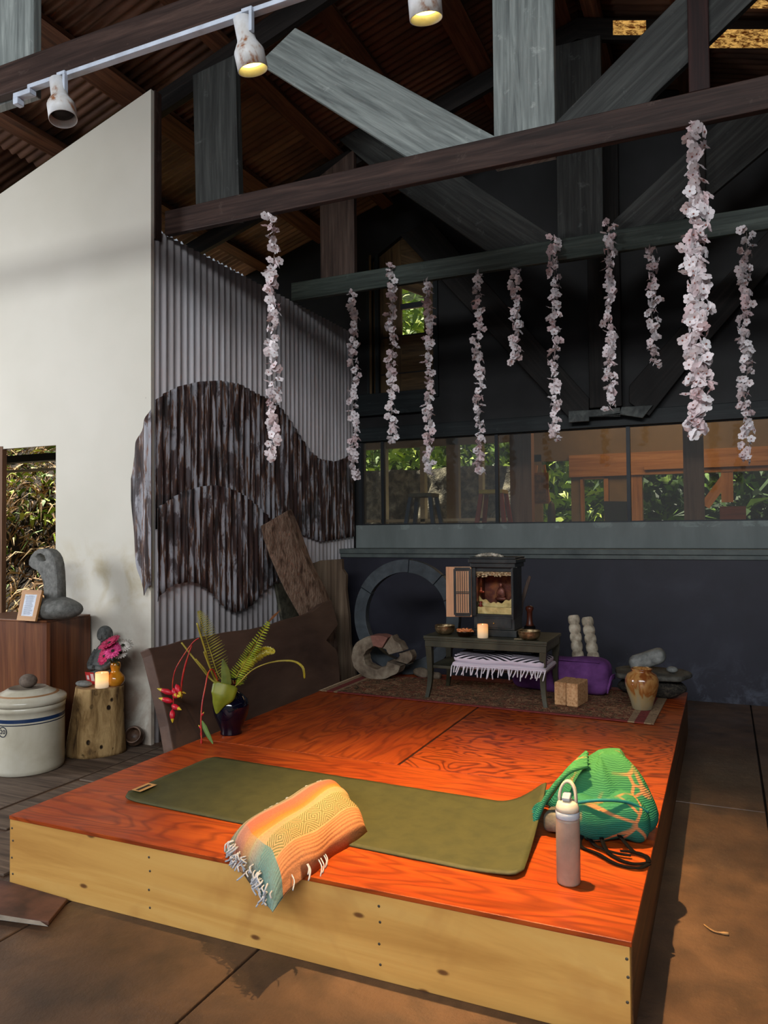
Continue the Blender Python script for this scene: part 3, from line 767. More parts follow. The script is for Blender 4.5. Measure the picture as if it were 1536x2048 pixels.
part('front_pocket', MB().soft(c0+Vector((0.045, -0.105, 0.088)), (0.30, 0.16, 0.165), 0.075, 12, X=(0.93, 0.37, 0), Y=(-0.37, 0.93, 0), fn=lambda p: Vector((p.x*(1-0.9*max(0, p.z)), p.y, p.z+0.018*nz((p.x*7, p.y*7, p.z*5), 1, 2)+0.012*sin(p.x*34)))), MGRN, T)
seam = smooth_curve([c0+Vector(p) for p in ((-0.06, -0.205, 0.155), (0.03, -0.190, 0.172), (0.12, -0.140, 0.160), (0.185, -0.085, 0.115))], 8)
part('piping', MB().tube(seam, 0.006, 7), MTEALC, T, label='teal piping')
mbk = MB()
for k in range(5):
    o_ = Vector((-0.004*k, 0.012*k-0.02, 0.006*k))
    pts = [c0+o_+Vector(p) for p in ((-0.03, -0.07+0.01*k, 0.262), (-0.10, -0.10, 0.235-0.01*k), (-0.17, -0.13, 0.15-0.015*k), (-0.215, -0.15+0.012*k, 0.05), (-0.235, -0.17+0.015*k, 0.012))]
    mbk.tube(smooth_curve(pts, 7), [0.010]*28+[0.006], 7)
part('gathered_straps', mbk, MGRN, T)
mbk = MB()
pts = [c0+Vector(p) for p in ((-0.12, 0.16, 0.014), (-0.18, 0.185, 0.030), (-0.245, 0.18, 0.040), (-0.255, 0.145, 0.016), (-0.18, 0.13, 0.012))]
cv = smooth_curve(pts, 7)
for k in range(3): mbk.tube([p+Vector((0, 0, 0.006*k)) for p in cv], 0.007, 7)
part('strap_loop', mbk, MGRN, T)
mbk = MB()
mbk.soft(c0+Vector((-0.135, -0.10, 0.045)), (0.11, 0.14, 0.08), 0.03, 8, fn=lambda p: p+Vector((0, 0, 0.02*nz(p, 14, 2))))
part('grey_pocket', mbk, mott('grey_patterned_cloth', [(60, 58, 56), (104, 98, 84), (128, 120, 104)], 22, rough=0.8), T)
mbk = MB()
for pts in (((0.02, -0.16, 0.05), (0.06, -0.24, 0.010), (0.14, -0.30, 0.008), (0.20, -0.27, 0.009), (0.17, -0.21, 0.010), (0.10, -0.22, 0.012)),
            ((-0.03, -0.17, 0.05), (-0.04, -0.22, 0.010), (0.03, -0.27, 0.010), (0.10, -0.325, 0.008), (0.17, -0.335, 0.009), (0.205, -0.29, 0.012)),
            ((0.08, -0.15, 0.05), (0.14, -0.20, 0.012), (0.19, -0.23, 0.012), (0.20, -0.28, 0.012)),
            ((-0.02, -0.18, 0.03), (0.02, -0.215, 0.012), (0.09, -0.245, 0.012), (0.14, -0.245, 0.012))):
    cv = smooth_curve([c0+Vector(p) for p in pts], 8)
    b = len(mbk.v)
    def strip(a, bb, cv=cv):
        i = min(len(cv)-2, int(a*(len(cv)-1))); fr_ = a*(len(cv)-1)-i
        p = cv[i].lerp(cv[i+1], fr_); tt = (cv[i+1]-cv[i]).normalized(); s_ = tt.cross(Vector((0, 0, 1))).normalized()
        return p + s_*((bb-0.5)*0.015)
    mbk.grid(strip, 40, 1)
part('black_straps', mbk, MBLKS, T, solid=0.003, label='black webbing straps')

# debris on the boards and the floor
MTWIG = plain('dry_twig', (150, 116, 76), 0.8)
a = wz(1408, 1852, 0); b = wz(1428, 1866, 0); c = wz(1457, 1871, 0)
tag(new_obj('twig', MB().tube(smooth_curve([Vector((a.x, a.y, 0.005)), Vector((b.x, b.y, 0.006)), Vector((c.x, c.y, 0.006))], 5), [0.003]*8+[0.006]*3, 6), MTWIG, origin=(b.x, b.y, 0)), 'small dry twig lying on the floor right of the platform', 'twig')

# ================================================================ RUG AND ALTAR
t = NT('rug_field'); v = t.coord('Object')
f = t.noise(v, 11, 4, 0.7, 1.8); g2 = t.vor(v, 13, 'F1', 'Color')
c = t.ramp(f, [(0.30, (62, 52, 40)), (0.42, (138, 108, 80)), (0.47, (60, 50, 42)), (0.51, (126, 66, 52)), (0.56, (156, 132, 100)), (0.62, (112, 58, 46)), (0.70, (70, 62, 50))], 'CONSTANT')
c = t.mix(t.ramp(g2, [(0.3, 0.0), (0.7, 0.12)]), c, (60, 44, 36)); t.bump(t.noise(v, 140, 2), 0.4, 0.004)
MRUG = t.fin(c, 0.95, 0, 0.1)
MRUGR = mott('rug_maroon', [(98, 34, 30), (128, 48, 42)], 40, rough=0.95, bump=0.4)
MRUGB = mott('rug_beige', [(120, 96, 70), (150, 124, 94), (98, 70, 52)], 34, rough=0.95, bump=0.4)
R = [Vector((-2.690, 4.872)), Vector((-0.402, 4.770)), Vector((-0.372, 5.70)), Vector((-2.690, 5.56))]
def rp(u, v, z=0): q = R[0].lerp(R[1], u).lerp(R[3].lerp(R[2], u), v); return Vector((q.x, q.y, PZ+z))
cu = [0, 0.020, 0.045, 0.058, 0.10, 0.875, 0.935, 0.952, 0.976, 1.0]; cvv = [0, 0.035, 0.065, 0.21, 0.80, 0.93, 0.97, 1]
mb = MB()
for i in range(len(cu)-1):
    for j in range(len(cvv)-1):
        m_ = 0
        if j == 0 or j == len(cvv)-2: m_ = 1
        if i == 0 or i == len(cu)-2: m_ = 2
        elif i in (1, len(cu)-3): m_ = 1
        elif i in (2, len(cu)-4): m_ = 2
        q = [rp(cu[i], cvv[j], 0.007), rp(cu[i+1], cvv[j], 0.007), rp(cu[i+1], cvv[j+1], 0.007), rp(cu[i], cvv[j+1], 0.007)]
        mb.add(q, [(0, 1, 2, 3)], mi=m_)
o = tag(new_obj('rug', mb, [MRUG, MRUGR, MRUGB], origin=(-1.5, 5.2, PZ), solid=0.007), 'worn red and beige oriental rug lying along the back of the platform', 'rug')
for ob in [o]: ob.modifiers['solid'].offset = 0
fr = MB(); random.seed(5)
for k in range(60):
    q = rp(0, k/59, 0.006); fr.tube([q, q+Vector((-0.012, random.uniform(-.006, .006), 0.002)), q+Vector((-0.022, random.uniform(-.008, .008), -0.002))], 0.0025, 4)
ff = part('fringe', fr, plain('beige_fringe', (168, 146, 116), 0.9), o, label='beige fringe along the left end'); ff['kind'] = 'stuff'
RZ = PZ+0.011

# low olive altar table
MOLV = mott('dark_olive_lacquer', [(40, 39, 26), (52, 50, 35), (66, 63, 46)], 8, (1, 1, 0.5), rough=0.45, bump=0.1)
tx0, tx1, ty0, ty1, tz = -1.915, -1.058, 4.925, 5.40, 0.722
T = thing('altar_table', ((tx0+tx1)/2, (ty0+ty1)/2, RZ), 'low dark olive two-tier altar table standing on the rug', 'table')
part('tabletop', MB().box(tx0, tx1, ty0, ty1, tz-0.02, tz), MOLV, T, bevel=0.004)
ap = MB(); ap.box(tx0+0.008, tx1-0.008, ty0+0.010, ty0+0.03, tz-0.075, tz-0.02); ap.box(tx0+0.008, tx1-0.008, ty1-0.03, ty1-0.01, tz-0.075, tz-0.02)
ap.box(tx0+0.008, tx0+0.03, ty0+0.03, ty1-0.03, tz-0.075, tz-0.02); ap.box(tx1-0.03, tx1-0.008, ty0+0.03, ty1-0.03, tz-0.075, tz-0.02)
ap.box(tx0+0.003, tx1-0.003, ty0+0.004, ty0+0.02, tz-0.032, tz-0.02)
part('apron', ap, MOLV, T, bevel=0.003)
for sx, x in ((-1, tx0+0.032), (1, tx1-0.032)):
    for sy, y in ((-1, ty0+0.034), (1, ty1-0.034)):
        lg = MB()
        def leg(p, sx=sx, sy=sy):
            return p
        zt_, zb_ = tz-0.075, RZ-0.001
        prev = None; n = 9
        for k in range(n+1):
            a = k/n; z = lerp(zt_, zb_, a); w_ = lerp(0.044, 0.026, a); off = 0.020*max(0, a-0.55)**2/0.2 - 0.008*sin(pi*a)
            cx, cy_ = x+sx*off*0.7, y+sy*off*0.7
            ring = [Vector((cx-w_/2, cy_-w_/2, z)), Vector((cx+w_/2, cy_-w_/2, z)), Vector((cx+w_/2, cy_+w_/2, z)), Vector((cx-w_/2, cy_+w_/2, z))]
            b = len(lg.v); lg.v += ring
            if k:
                for i in range(4):
                    j = (i+1) % 4; lg.f.append([b-4+i, b+i, b+j, b-4+j]); lg.uv.append(None); lg.mi.append(0); lg.sm.append(False)
            if k == 0: lg.f.append([b, b+1, b+2, b+3]); lg.uv.append(None); lg.mi.append(0); lg.sm.append(False)
            if k == n: lg.f.append([b+3, b+2, b+1, b]); lg.uv.append(None); lg.mi.append(0); lg.sm.append(False)
        part('leg', lg, MOLV, T)
sz = 0.515
part('shelf', MB().box(tx0+0.03, tx1-0.03, ty0+0.045, ty1-0.045, sz-0.02, sz), MOLV, T, bevel=0.003)

# striped throw on the shelf
t = NT('black_white_weave'); tc = t.n('UVMap'); tc.uv_map = 'UVMap'; sx = t.sep(tc.outputs[0]); v = t.coord('Object')
xx, zz = t.sep(v)[0], t.sep(v)[2]
dia = t.math('ADD', t.math('MULTIPLY', t.math('PINGPONG', t.math('ADD', xx, 2.0), 0.19), 0.35), t.math('MULTIPLY', t.sep(v)[1], 0.35))
st = t.math('GREATER_THAN', t.math('FRACT', t.math('MULTIPLY', t.math('ADD', dia, t.math('MULTIPLY', zz, 0.9)), 48)), 0.5)
band = t.math('GREATER_THAN', zz, 0.066)
c = t.mix(t.math('MULTIPLY', st, band), (196, 184, 194), (30, 30, 34))
c = t.mix(t.math('MULTIPLY', t.math('LESS_THAN', zz, 0.028), t.math('GREATER_THAN', t.math('FRACT', t.math('MULTIPLY', zz, 60)), 0.62)), c, (120, 108, 112))
t.bump(t.noise(v, 120, 2), 0.4, 0.003)
MBW = t.fin(c, 0.9, 0, 0.1)
cx = (-1.73-1.09)/2+0.02; wv = 0.62
def throw(p): return Vector((p.x, p.y, p.z*(1+0.15*nz((p.x*4, p.y*4, 0), 1)) + 0.006*sin(p.x*16)))
mb = MB(); zc = sz
mb.soft((cx, 5.09, sz+0.061), (wv, 0.33, 0.056), 0.026, 10, fn=throw); mb.soft((cx+0.005, 5.085, sz+0.022), (wv+0.02, 0.36, 0.040), 0.020, 10, fn=lambda p: p+Vector((0, 0, 0.003*sin(p.x*14))))
o = tag(new_obj('folded_throw', mb, MBW, origin=(cx, 5.09, sz)), 'black and white patterned throw with white fringe folded on the table shelf', 'blanket')
fr = MB(); random.seed(11)
for k in range(34):
    x = cx - wv/2 - 0.0 + (wv+0.01)*k/33 + random.uniform(-.006, .006)
    p = Vector((x, 4.915+random.uniform(0, .004), sz+0.020)); L = random.uniform(0.04, 0.075); s_ = random.uniform(-.02, .012)
    fr.tube(smooth_curve([p+Vector((0, 0.02, 0.006)), p+Vector((0, -0.012, -0.004)), p+Vector((s_*.5, -0.022, -L*.55)), p+Vector((s_*1.2, -0.022, -L))], 4), 0.0042, 5)
part('fringe', fr, plain('white_fringe', (206, 198, 204), 0.9), o, label='white knotted fringe')['kind'] = 'stuff'
MSLATE = plain('slate_cover', (56, 60, 64), 0.35)
for k, (x, w_, l_) in enumerate(((-1.53, 0.15, 'flat dark tablet on the throw, the left one of two'), (-1.27, 0.17, 'flat dark tablet on the throw, the right one of two'))):
    o = tag(new_obj('tablet', MB().frame((x, 5.12, sz+0.1045), (w_, 0.12, 0.008), X=(1, 0.12*(1-2*k), 0), Y=(-0.12*(1-2*k), 1, 0)), MSLATE, origin=(x, 5.12, sz+0.1), bevel=0.002), l_, 'tablet', 'tablets under the altar top')

# shrine cabinet
MLAC = mott('black_lacquer', [(24, 25, 25), (36, 38, 38), (52, 54, 52)], 9, rough=0.38, bump=0.08)
MTANP = wood('tan_cedar', (176, 128, 92), (204, 156, 118), (220, 178, 140), 'UV', 0, 0.55, 20)
MGOLD = mott('old_gilding', [(110, 76, 34), (158, 116, 58), (196, 160, 96)], 26, rough=0.45, metal=0.25, bump=0.4)
MPALEG = mott('pale_gilt_cloth', [(150, 128, 76), (186, 164, 104), (206, 190, 134)], 18, rough=0.6, bump=0.3)
MINT = mott('red_gold_interior', [(52, 18, 10), (96, 40, 20), (140, 82, 38)], 12, rough=0.6, bump=0.3)
X0, X1, ys0, ys1 = -1.590, -1.305, 5.06, 5.27
bz = tz
T = thing('shrine_cabinet', ((X0+X1)/2, (ys0+ys1)/2, tz), 'small black lacquered shrine cabinet with gilded niche standing on the altar table', 'shrine')
part('plinth', MB().box(X0-0.018, X1+0.018, ys0-0.018, ys1+0.01, bz, bz+0.045), MLAC, T, bevel=0.004)
bs = MB().box(X0, X1, ys0, ys1, bz+0.045, bz+0.135); part('base_drawer_case', bs, MLAC, T, bevel=0.003)
dr = part('drawer_front', MB().box(X0+0.02, X1-0.02, ys0-0.006, ys0-0.0005, bz+0.058, bz+0.122), MLAC, T, bevel=0.002)
part('drawer_knob', MB().ell(((X0+X1)/2, ys0-0.010, bz+0.09), (0.012, 0.01, 0.012), 5), MGOLD, dr)
z0, z1 = bz+0.135, bz+0.470
wl = MB(); th = 0.018
wl.box(X0, X0+th, ys0, ys1, z0, z1, along='Z'); wl.box(X1-th, X1, ys0, ys1, z0, z1, along='Z'); wl.box(X0+th, X1-th, ys1-0.012, ys1, z0, z1); wl.box(X0+th, X1-th, ys0, ys1-.012, z0, z0+0.014); wl.box(X0+th, X1-th, ys0, ys1-.012, z1-0.03, z1)
wl.box(X0-0.006, X0+th, ys0-0.012, ys0-0.0005, z0, z1, along='Z'); wl.box(X1-th, X1+0.006, ys0-0.012, ys0-0.0005, z0, z1, along='Z')
part('cabinet_case', wl, MLAC, T, bevel=0.002)
part('niche_lining', MB().box(X0+th+0.001, X1-th-0.001, ys1-0.020, ys1-0.0125, z0+0.015, z1-0.031), MINT, T, label='red and gold niche lining')
part('niche_side_panel', MB().box(X0+th+0.0005, X0+th+0.006, ys0+0.01, ys1-0.021, z0+0.10, z1-0.07), MINT, T)
# cornice
cr = MB(); cr.box(X0-0.016, X1+0.016, ys0-0.03, ys1+0.012, z1, z1+0.03); cr.box(X0-0.026, X1+0.026, ys0-0.042, ys1+0.016, z1+0.03, z1+0.058); cr.box(X0-0.020, X1+0.020, ys0-0.034, ys1+0.012, z1+0.058, z1+0.072)
part('cornice', cr, MLAC, T, bevel=0.004)
crest = MB(); random.seed(4)
for k in range(11):
    x = lerp(X0+0.03, X1-0.08, k/10); crest.ell((x, ys0-0.01, z1+0.078+0.010*sin(pi*k/10)), (0.034, 0.02, 0.018+0.012*sin(pi*k/10)), 4)
part('carved_crest', crest, mott('pale_chipped_gilding', [(60, 58, 52), (140, 134, 118), (190, 184, 168)], 40, rough=0.5), T)
# carved valance
cv_ = MB(); random.seed(9)
zv = z1-0.03
cv_.box(X0+th, X1-th, ys0+0.006, ys0+0.012, zv-0.026, zv)
for k in range(46):
    x = random.uniform(X0+th+.008, X1-th-.008); d_ = 0.030+0.024*abs(2*(x-X0)/(X1-X0)-1)**2
    z = zv-random.uniform(0.006, d_); cv_.ell((x, ys0+0.004, z), (random.uniform(.010, .022), 0.012, random.uniform(.008, .014)), 3)
part('carved_valance', cv_, mott('gilded_carving', [(70, 46, 28), (150, 122, 84), (206, 188, 152)], 60, rough=0.5, bump=0.4), T)
# altar cloth and dais
cl = MB()
pts = []
for k in range(25):
    a = k/24; u = abs(2*a-1); pts.append((lerp(X0+th+.002, X1-th-.002, a), 0, z0+0.085+0.045*u**1.6+0.008*sin(u*14)))
poly = [(X0+th+.002, ys0+0.05, z0+0.014), (X1-th-.002, ys0+0.05, z0+0.014)] + [(p[0], ys0+0.05, p[2]) for p in reversed(pts)]
cl.prism(poly, (0, 0.012, 0))
part('gilt_altar_cloth', cl, MPALEG, T)
part('dais', MB().box(X0+th+.004, X1-th-.004, ys0+0.015, ys0+0.045, z0+0.0145, z0+0.062), MPALEG, T, bevel=0.003)
bb = MB(); bx = (X0+X1)/2+0.012
bb.ell((bx, ys1-0.07, z0+0.15), (0.06, 0.03, 0.085), 6, fn=lambda q: Vector((q.x*(1.1-q.z*5), q.y, q.z))); bb.ell((bx, ys1-0.07, z0+0.205), (0.028, 0.026, 0.036), 6); bb.ell((bx, ys1-0.07, z0+0.110), (0.085, 0.04, 0.032), 6)
tag(new_obj('seated_figurine', bb, mott('dark_bronze', [(56, 28, 22), (104, 56, 44), (140, 88, 70)], 30, rough=0.45, metal=0.3), origin=(bx, ys1-0.07, z0+0.09)), 'tiny bronze seated figurine inside the shrine niche', 'figurine')
lm = MB(); lm.tube([(X0+0.045, ys0+0.03, zv-0.04), (X0+0.045, ys0+0.03, z0+0.19)], 0.0018, 5); lm.lathe([(0.001, 0), (0.010, 0.006), (0.014, 0.016), (0.005, 0.028), (0.009, 0.034), (0.002, 0.044)], (X0+0.045, ys0+0.03, z0+0.155), 12)
lm.ell((X0+0.06, ys0+0.028, z0+0.165), (0.02, 0.012, 0.014), 4)
part('hanging_lantern', lm, mott('red_brass', [(120, 40, 26), (170, 92, 60)], 30, rough=0.35, metal=0.4), T)
part('incense_holder', MB().lathe([(0.012, 0), (0.016, 0.008), (0.008, 0.02), (0.014, 0.036)], (X0+0.042, ys0+0.022, z0+0.0625), 12), mott('red_lacquer', [(90, 22, 14), (140, 40, 26)], 20, rough=0.4), T)
# the open left door with its lattice, and the right door folded back
d0 = Vector((X0-0.010, ys0-0.016, 0)); d1 = Vector((X0-0.175, ys0-0.075, 0)); dd = (d1-d0).normalized(); dn = Vector((dd.y, -dd.x, 0))
if dn.y > 0: dn = -dn
dw = (d1-d0).length
dz0, dz1 = z0-0.006, z1+0.004
door = MB(); ctr = d0+dd*(dw/2)
door.frame(Vector((ctr.x, ctr.y, (dz0+dz1)/2)) - dn*0.0, ((dz1-dz0), dw, 0.010), X=(0, 0, 1), Y=dd, Z=dn)
do = part('door', door, MTANP, T, bevel=0.002, label='open door leaf with tan inner face')
lat = MB()
for k in range(7):
    a = lerp(0.10, 0.62, k/6); q = d0+dd*(dw*a)+dn*0.008; lat.frame((q.x, q.y, (dz0+dz1)/2), (0.28, 0.0035, 0.006), X=(0, 0, 1), Y=dd, Z=dn)
for zz in (0.06, 0.075, 0.47, 0.50, 0.925, 0.94):
    q = d0+dd*(dw*0.36)+dn*0.0085; lat.frame((q.x, q.y, lerp(dz0, dz1, zz)), (dw*0.54, 0.004, 0.007), X=dd, Y=(0, 0, 1), Z=dn)
for a in (0.055, 0.665):
    q = d0+dd*(dw*a)+dn*0.008; lat.frame((q.x, q.y, (dz0+dz1)/2), (0.315, 0.014, 0.008), X=(0, 0, 1), Y=dd, Z=dn)
for zz in (0.03, 0.97):
    q = d0+dd*(dw*0.36)+dn*0.008; lat.frame((q.x, q.y, lerp(dz0, dz1, zz)), (dw*0.6, 0.012, 0.008), X=dd, Y=(0, 0, 1), Z=dn)
part('lattice', lat, MLAC, do)
part('door', MB().box(X1+0.010, X1+0.020, ys0-0.10, ys0+0.01, dz0, dz1), MLAC, T, bevel=0.002, label='folded black right door')
part('door', MB().box(X0-0.012, X0-0.003, ys0-0.008, ys0+0.14, dz0, dz1), MLAC, T, bevel=0.002, label='folded black left door')

# singing bowls
MBRASS = mott('aged_brass', [(72, 58, 40), (122, 102, 72), (160, 138, 104)], 22, rough=0.35, metal=0.75, bump=0.35)
bp = [(0.030, 0.0), (0.050, 0.006), (0.064, 0.022), (0.070, 0.042), (0.069, 0.058), (0.0715, 0.062), (0.068, 0.064), (0.064, 0.060), (0.064, 0.042), (0.054, 0.018), (0.03, 0.008), (0.0, 0.007)]
b1 = Vector((-1.80, 5.05, tz)); b2 = Vector((-1.19, 4.995, tz))
tag(new_obj('singing_bowl', MB().lathe(bp, b1, 32), MBRASS, origin=b1), 'brass singing bowl on the left end of the altar table', 'bowl')
tag(new_obj('singing_bowl', MB().lathe([(r*1.06, h*0.96) for r, h in bp], b2, 32), MBRASS, origin=b2), 'brass singing bowl at the right front corner of the altar table', 'bowl')
# dish of dried orange pieces
q = Vector((-1.632, 4.985, tz))
t = NT('brown_glass'); t.b.inputs['Transmission Weight'].default_value = 0.6; MBG = t.fin((46, 18, 8), 0.08, 0, 0.5)
o = tag(new_obj('offering_dish', MB().lathe([(0.040, 0), (0.046, 0.004), (0.058, 0.034), (0.066, 0.038), (0.060, 0.036), (0.044, 0.008), (0.0, 0.006)], q, 28), MBG, origin=q), 'small brown glass dish on the altar table beside the candle', 'dish')
random.seed(12)
MORG = mott('dried_orange_flesh', [(176, 84, 40), (214, 128, 74), (226, 168, 118)], 40, rough=0.6)
base_ = None; n = 0
for k in range(20):
    a = k*2.4; rr = 0.012+0.042*sqrt((k % 10)/10); zz = 0.034+0.010*(k//10)+0.004*random.random()
    c_ = q+Vector((rr*cos(a), rr*sin(a), zz))
    if base_ is None:
        mbq = MB().ell(c_, (0.030, 0.020, 0.016), 5, fn=lambda p: p+Vector((0, 0, -14*p.x*p.x))); base_ = new_obj('orange_piece', mbq, MORG, origin=c_); oo = base_
    else:
        oo = base_.copy(); COL.objects.link(oo); oo.location = c_
    oo.rotation_euler = (random.uniform(-.4, .4), random.uniform(-.4, .4), random.uniform(0, 6))
    tag(oo, 'dried orange piece heaped in the brown glass dish', 'dried fruit', 'dried orange pieces in the dish')
# candle in front of the shrine
def candle(q, r, h, label, glow):
    t = NT('candle_wax'); zz = t.sep(t.coord('Object'))[2]
    e = t.ramp(t.math('DIVIDE', zz, h), [(0.0, (120, 110, 96)), (0.28, (190, 160, 120)), (0.6, (255, 184, 104)), (1.0, (250, 150, 70))])
    t.l(e, t.b.inputs['Emission Color']); t.b.inputs['Emission Strength'].default_value = glow
    m_ = t.fin((214, 186, 148), 0.5)
    T = thing('candle', q, label, 'candle')
    part('wax_body', MB().lathe([(r*0.96, 0), (r, 0.004), (r, h-0.006), (r*0.95, h), (r*0.82, h-0.002), (r*0.6, h-0.012), (0, h-0.014)], q, 28), m_, T)
    t = NT('flame_tip'); t.b.inputs['Emission Color'].default_value = (1, 0.6, 0.2, 1); t.b.inputs['Emission Strength'].default_value = 3.0
    part('flame_tip', MB().lathe([(0.001, 0), (0.004, 0.003), (0.003, 0.010), (0.0005, 0.016)], q+Vector((0, 0, h-0.013)), 8), t.fin((255, 190, 110)), T)
    return T
candle(Vector((-1.500, 4.965, tz)), 0.036, 0.092, 'glowing pale pillar candle in front of the shrine cabinet', 0.55)
# mallet on its dark block
q = Vector((-1.225, 5.16, tz)); MROS = wood('dark_rosewood', (38, 16, 10), (74, 34, 22), (104, 56, 38), 'Object', 2, 0.35)
tag(new_obj('mallet_stand', MB().lathe([(0.036, 0), (0.038, 0.004), (0.038, 0.066), (0.034, 0.070), (0, 0.070)], q, 28), MBLKS, origin=q), 'short black cylinder under the wooden striker', 'stand')
q2 = q+Vector((0, 0, 0.0705))
tag(new_obj('wooden_striker', MB().lathe([(0.027, 0), (0.029, 0.005), (0.022, 0.02), (0.0185, 0.06), (0.0195, 0.095), (0.026, 0.108), (0.028, 0.120), (0.024, 0.130), (0.010, 0.136), (0, 0.137)], q2, 24), MROS, origin=q2), 'dark turned wooden striker standing right of the shrine', 'striker')
# driftwood splinter leaning behind the shrine
pl = [(864, 1160), (872, 1166), (858, 1218), (850, 1276), (838, 1276), (838, 1225), (848, 1190)]
pl = [(1057, 1160), (1062, 1163), (1053, 1195), (1047, 1215), (1043, 1248), (1037, 1272), (1031, 1272), (1036, 1230), (1042, 1205), (1050, 1180)]
pts = [wy(x, y, 5.36) for x, y in pl]; mz = min(p.z for p in pts)
tag(new_obj('driftwood_splinter', MB().prism([p+Vector((0, 0, tz-mz)) for p in pts], (0, 0.014, 0), udir=(0, 0, 1)), wood('grey_driftwood', (58, 48, 44), (92, 78, 70), (124, 108, 96), 'UV', 0, 0.8), origin=(pts[0].x, 5.36, tz), bevel=0.003), 'thin grey driftwood splinter standing behind the right side of the shrine', 'driftwood')
# loose flat things on the table: a pale dish mark and papers
tag(new_obj('paper_slip', MB().frame((-1.255, 4.99, tz+0.0015), (0.07, 0.03, 0.002), X=(1, .2, 0), Y=(-.2, 1, 0)), plain('buff_paper', (164, 146, 116), 0.8), origin=(-1.255, 4.99, tz)), 'small buff paper slip lying left of the right singing bowl', 'paper')

# bolster, cork blocks, segmented tubes
t = NT('purple_cotton'); v = t.coord('Object'); f = t.noise(v, 9, 4, 0.6, 0.4)
c = t.ramp(f, [(0.3, (84, 48, 96)), (0.6, (108, 64, 122)), (0.8, (122, 78, 134))]); t.bump(t.noise(t.coord('Object', (1, 3, 1)), 14, 5, 0.6, 0.8), 0.35, 0.01)
MPURP = t.fin(c, 0.85, 0, 0.15)
bc = Vector((-1.085, 5.50, RZ)); bx_ = Vector((1, -0.10, 0)).normalized(); by_ = Vector((0.10, 1, 0)).normalized()
T = thing('bolster', bc, 'purple rectangular bolster cushion lying behind the altar table and cork blocks', 'cushion')
part('cover', MB().soft(bc+Vector((0, 0, 0.125)), (0.70, 0.22, 0.25), 0.075, 12, X=bx_, Y=by_, fn=lambda p: Vector((p.x, p.y, p.z + 0.004*nz((p.x*9, p.z*9, p.y*9), 1) - (0.012 if abs(p.x) < 0.1 else 0)))), MPURP, T)
e0 = bc+bx_*0.352+Vector((0, 0, 0.02)); hd = smooth_curve([e0+Vector((0, 0, 0.005))-bx_*0.01-by_*0.07, e0+bx_*0.012+Vector((0, 0, 0.09))-by_*0.06, e0+bx_*0.016+Vector((0, 0, 0.10)), e0+bx_*0.010+Vector((0, 0, 0.09))+by_*0.06], 6)
hb = MB()
for k in range(4): hb.tube([p+Vector((0, 0, 0.008*k)) for p in hd], 0.0055, 6)
part('carry_handle', hb, MPURP, T)
tb = MB().tube([bc+bx_*(0.35*s_)+by_*(-0.095)+Vector((0, 0, 0.235)) for s_ in (-0.85, 0, 0.85)], 0.004, 6); part('seam_piping', tb, MPURP, T)
MCORK = mott('cork', [(150, 104, 66), (188, 142, 98), (206, 164, 120)], 60, rough=0.85, bump=0.4, bdist=0.002)
for k, (x, y, rz_, l_) in enumerate(((-0.985, 5.135, -0.16, 'brown cork yoga block, the left one of the pair before the bolster'), (-0.905, 5.118, -0.16, 'brown cork yoga block, the right one of the pair before the bolster'))):
    Xa = Vector((cos(rz_), sin(rz_), 0)); Ya = Vector((-sin(rz_), cos(rz_), 0))
    w_ = 0.078; 
    tag(new_obj('cork_block', MB().frame((x, y, RZ+0.0755), (w_, 0.21, 0.15), X=Xa, Y=Ya), MCORK, origin=(x, y, RZ), bevel=0.007), l_, 'yoga block', 'cork yoga blocks')
MCREAM = mott('cream_segmented_cloth', [(120, 108, 90), (170, 158, 138), (196, 186, 166)], 16, rough=0.85, bump=0.4)
for k, (a, b) in enumerate((((1147, 1232), (1164, 1400)), ((1174, 1236), (1198, 1400)))):
    p1 = wy(*a, 5.80); p0 = wy(*b, 5.72); p0 = Vector((p0.x, 5.70, PZ+0.004))
    p1 = Vector((p1.x, 5.80, p1.z)); ax_ = p1-p0; n = 8
    mbq = MB(); pr = []
    L = ax_.length
    for i in range(n*6+1):
        a_ = i/(n*6); ph = abs(sin(pi*a_*n)); pr.append((0.043*(0.80+0.22*ph**0.55), a_*L))
    pr = [(0.034, 0)]+pr
    pr[-1] = (0.034, L)
    mbq.lathe(pr, p0, 20, axis=ax_)
    dz = min(v_.z for v_ in mbq.v); 
    for v_ in mbq.v: v_.z += PZ-dz+0.0005
    tag(new_obj('padded_tube', mbq, MCREAM, origin=p0), ('cream segmented tube cushion standing behind the bolster, the left one of two', 'cream segmented tube cushion standing behind the bolster, the right one of two')[k], 'cushion', 'segmented tubes behind the bolster')

# stone slab table with stones, glazed jar
MSTONE = mott('dark_basalt', [(44, 42, 38), (66, 64, 58), (88, 86, 78)], 14, rough=0.75, bump=0.5, bdist=0.01)
MPEB = mott('grey_pebble', [(96, 98, 96), (120, 122, 118), (142, 144, 140)], 22, rough=0.6, bump=0.2)
MPORE = mott('pored_lava', [(24, 22, 20), (52, 48, 42), (92, 84, 70)], 46, rough=0.9, bump=0.9, bdist=0.012)
c = Vector((-0.53, 5.60, PZ))
tag(new_obj('lava_rock', MB().ell(c+Vector((0.05, 0, 0.065)), (0.46, 0.28, 0.13), 10, fn=lambda p: Vector((p.x, p.y, max(-0.065, p.z*(1.15 if p.z > 0 else 1.0)+0.02*nz(p, 9, 2)))) if p.z < 0.05 else Vector((p.x, p.y, min(0.066, p.z)))), MPORE, origin=c), 'dark pored lava rock supporting the flat stone slab at the platform corner', 'rock')
def disc(p):
    q = Vector(p); a = atan2(q.y, q.x); k = 1+0.05*sin(a*3+1)+0.03*sin(a*7)
    return Vector((q.x*k, q.y*k, q.z + 0.004*nz(p, 14, 3)))
c = Vector((-0.485, 5.62, PZ+0.134))
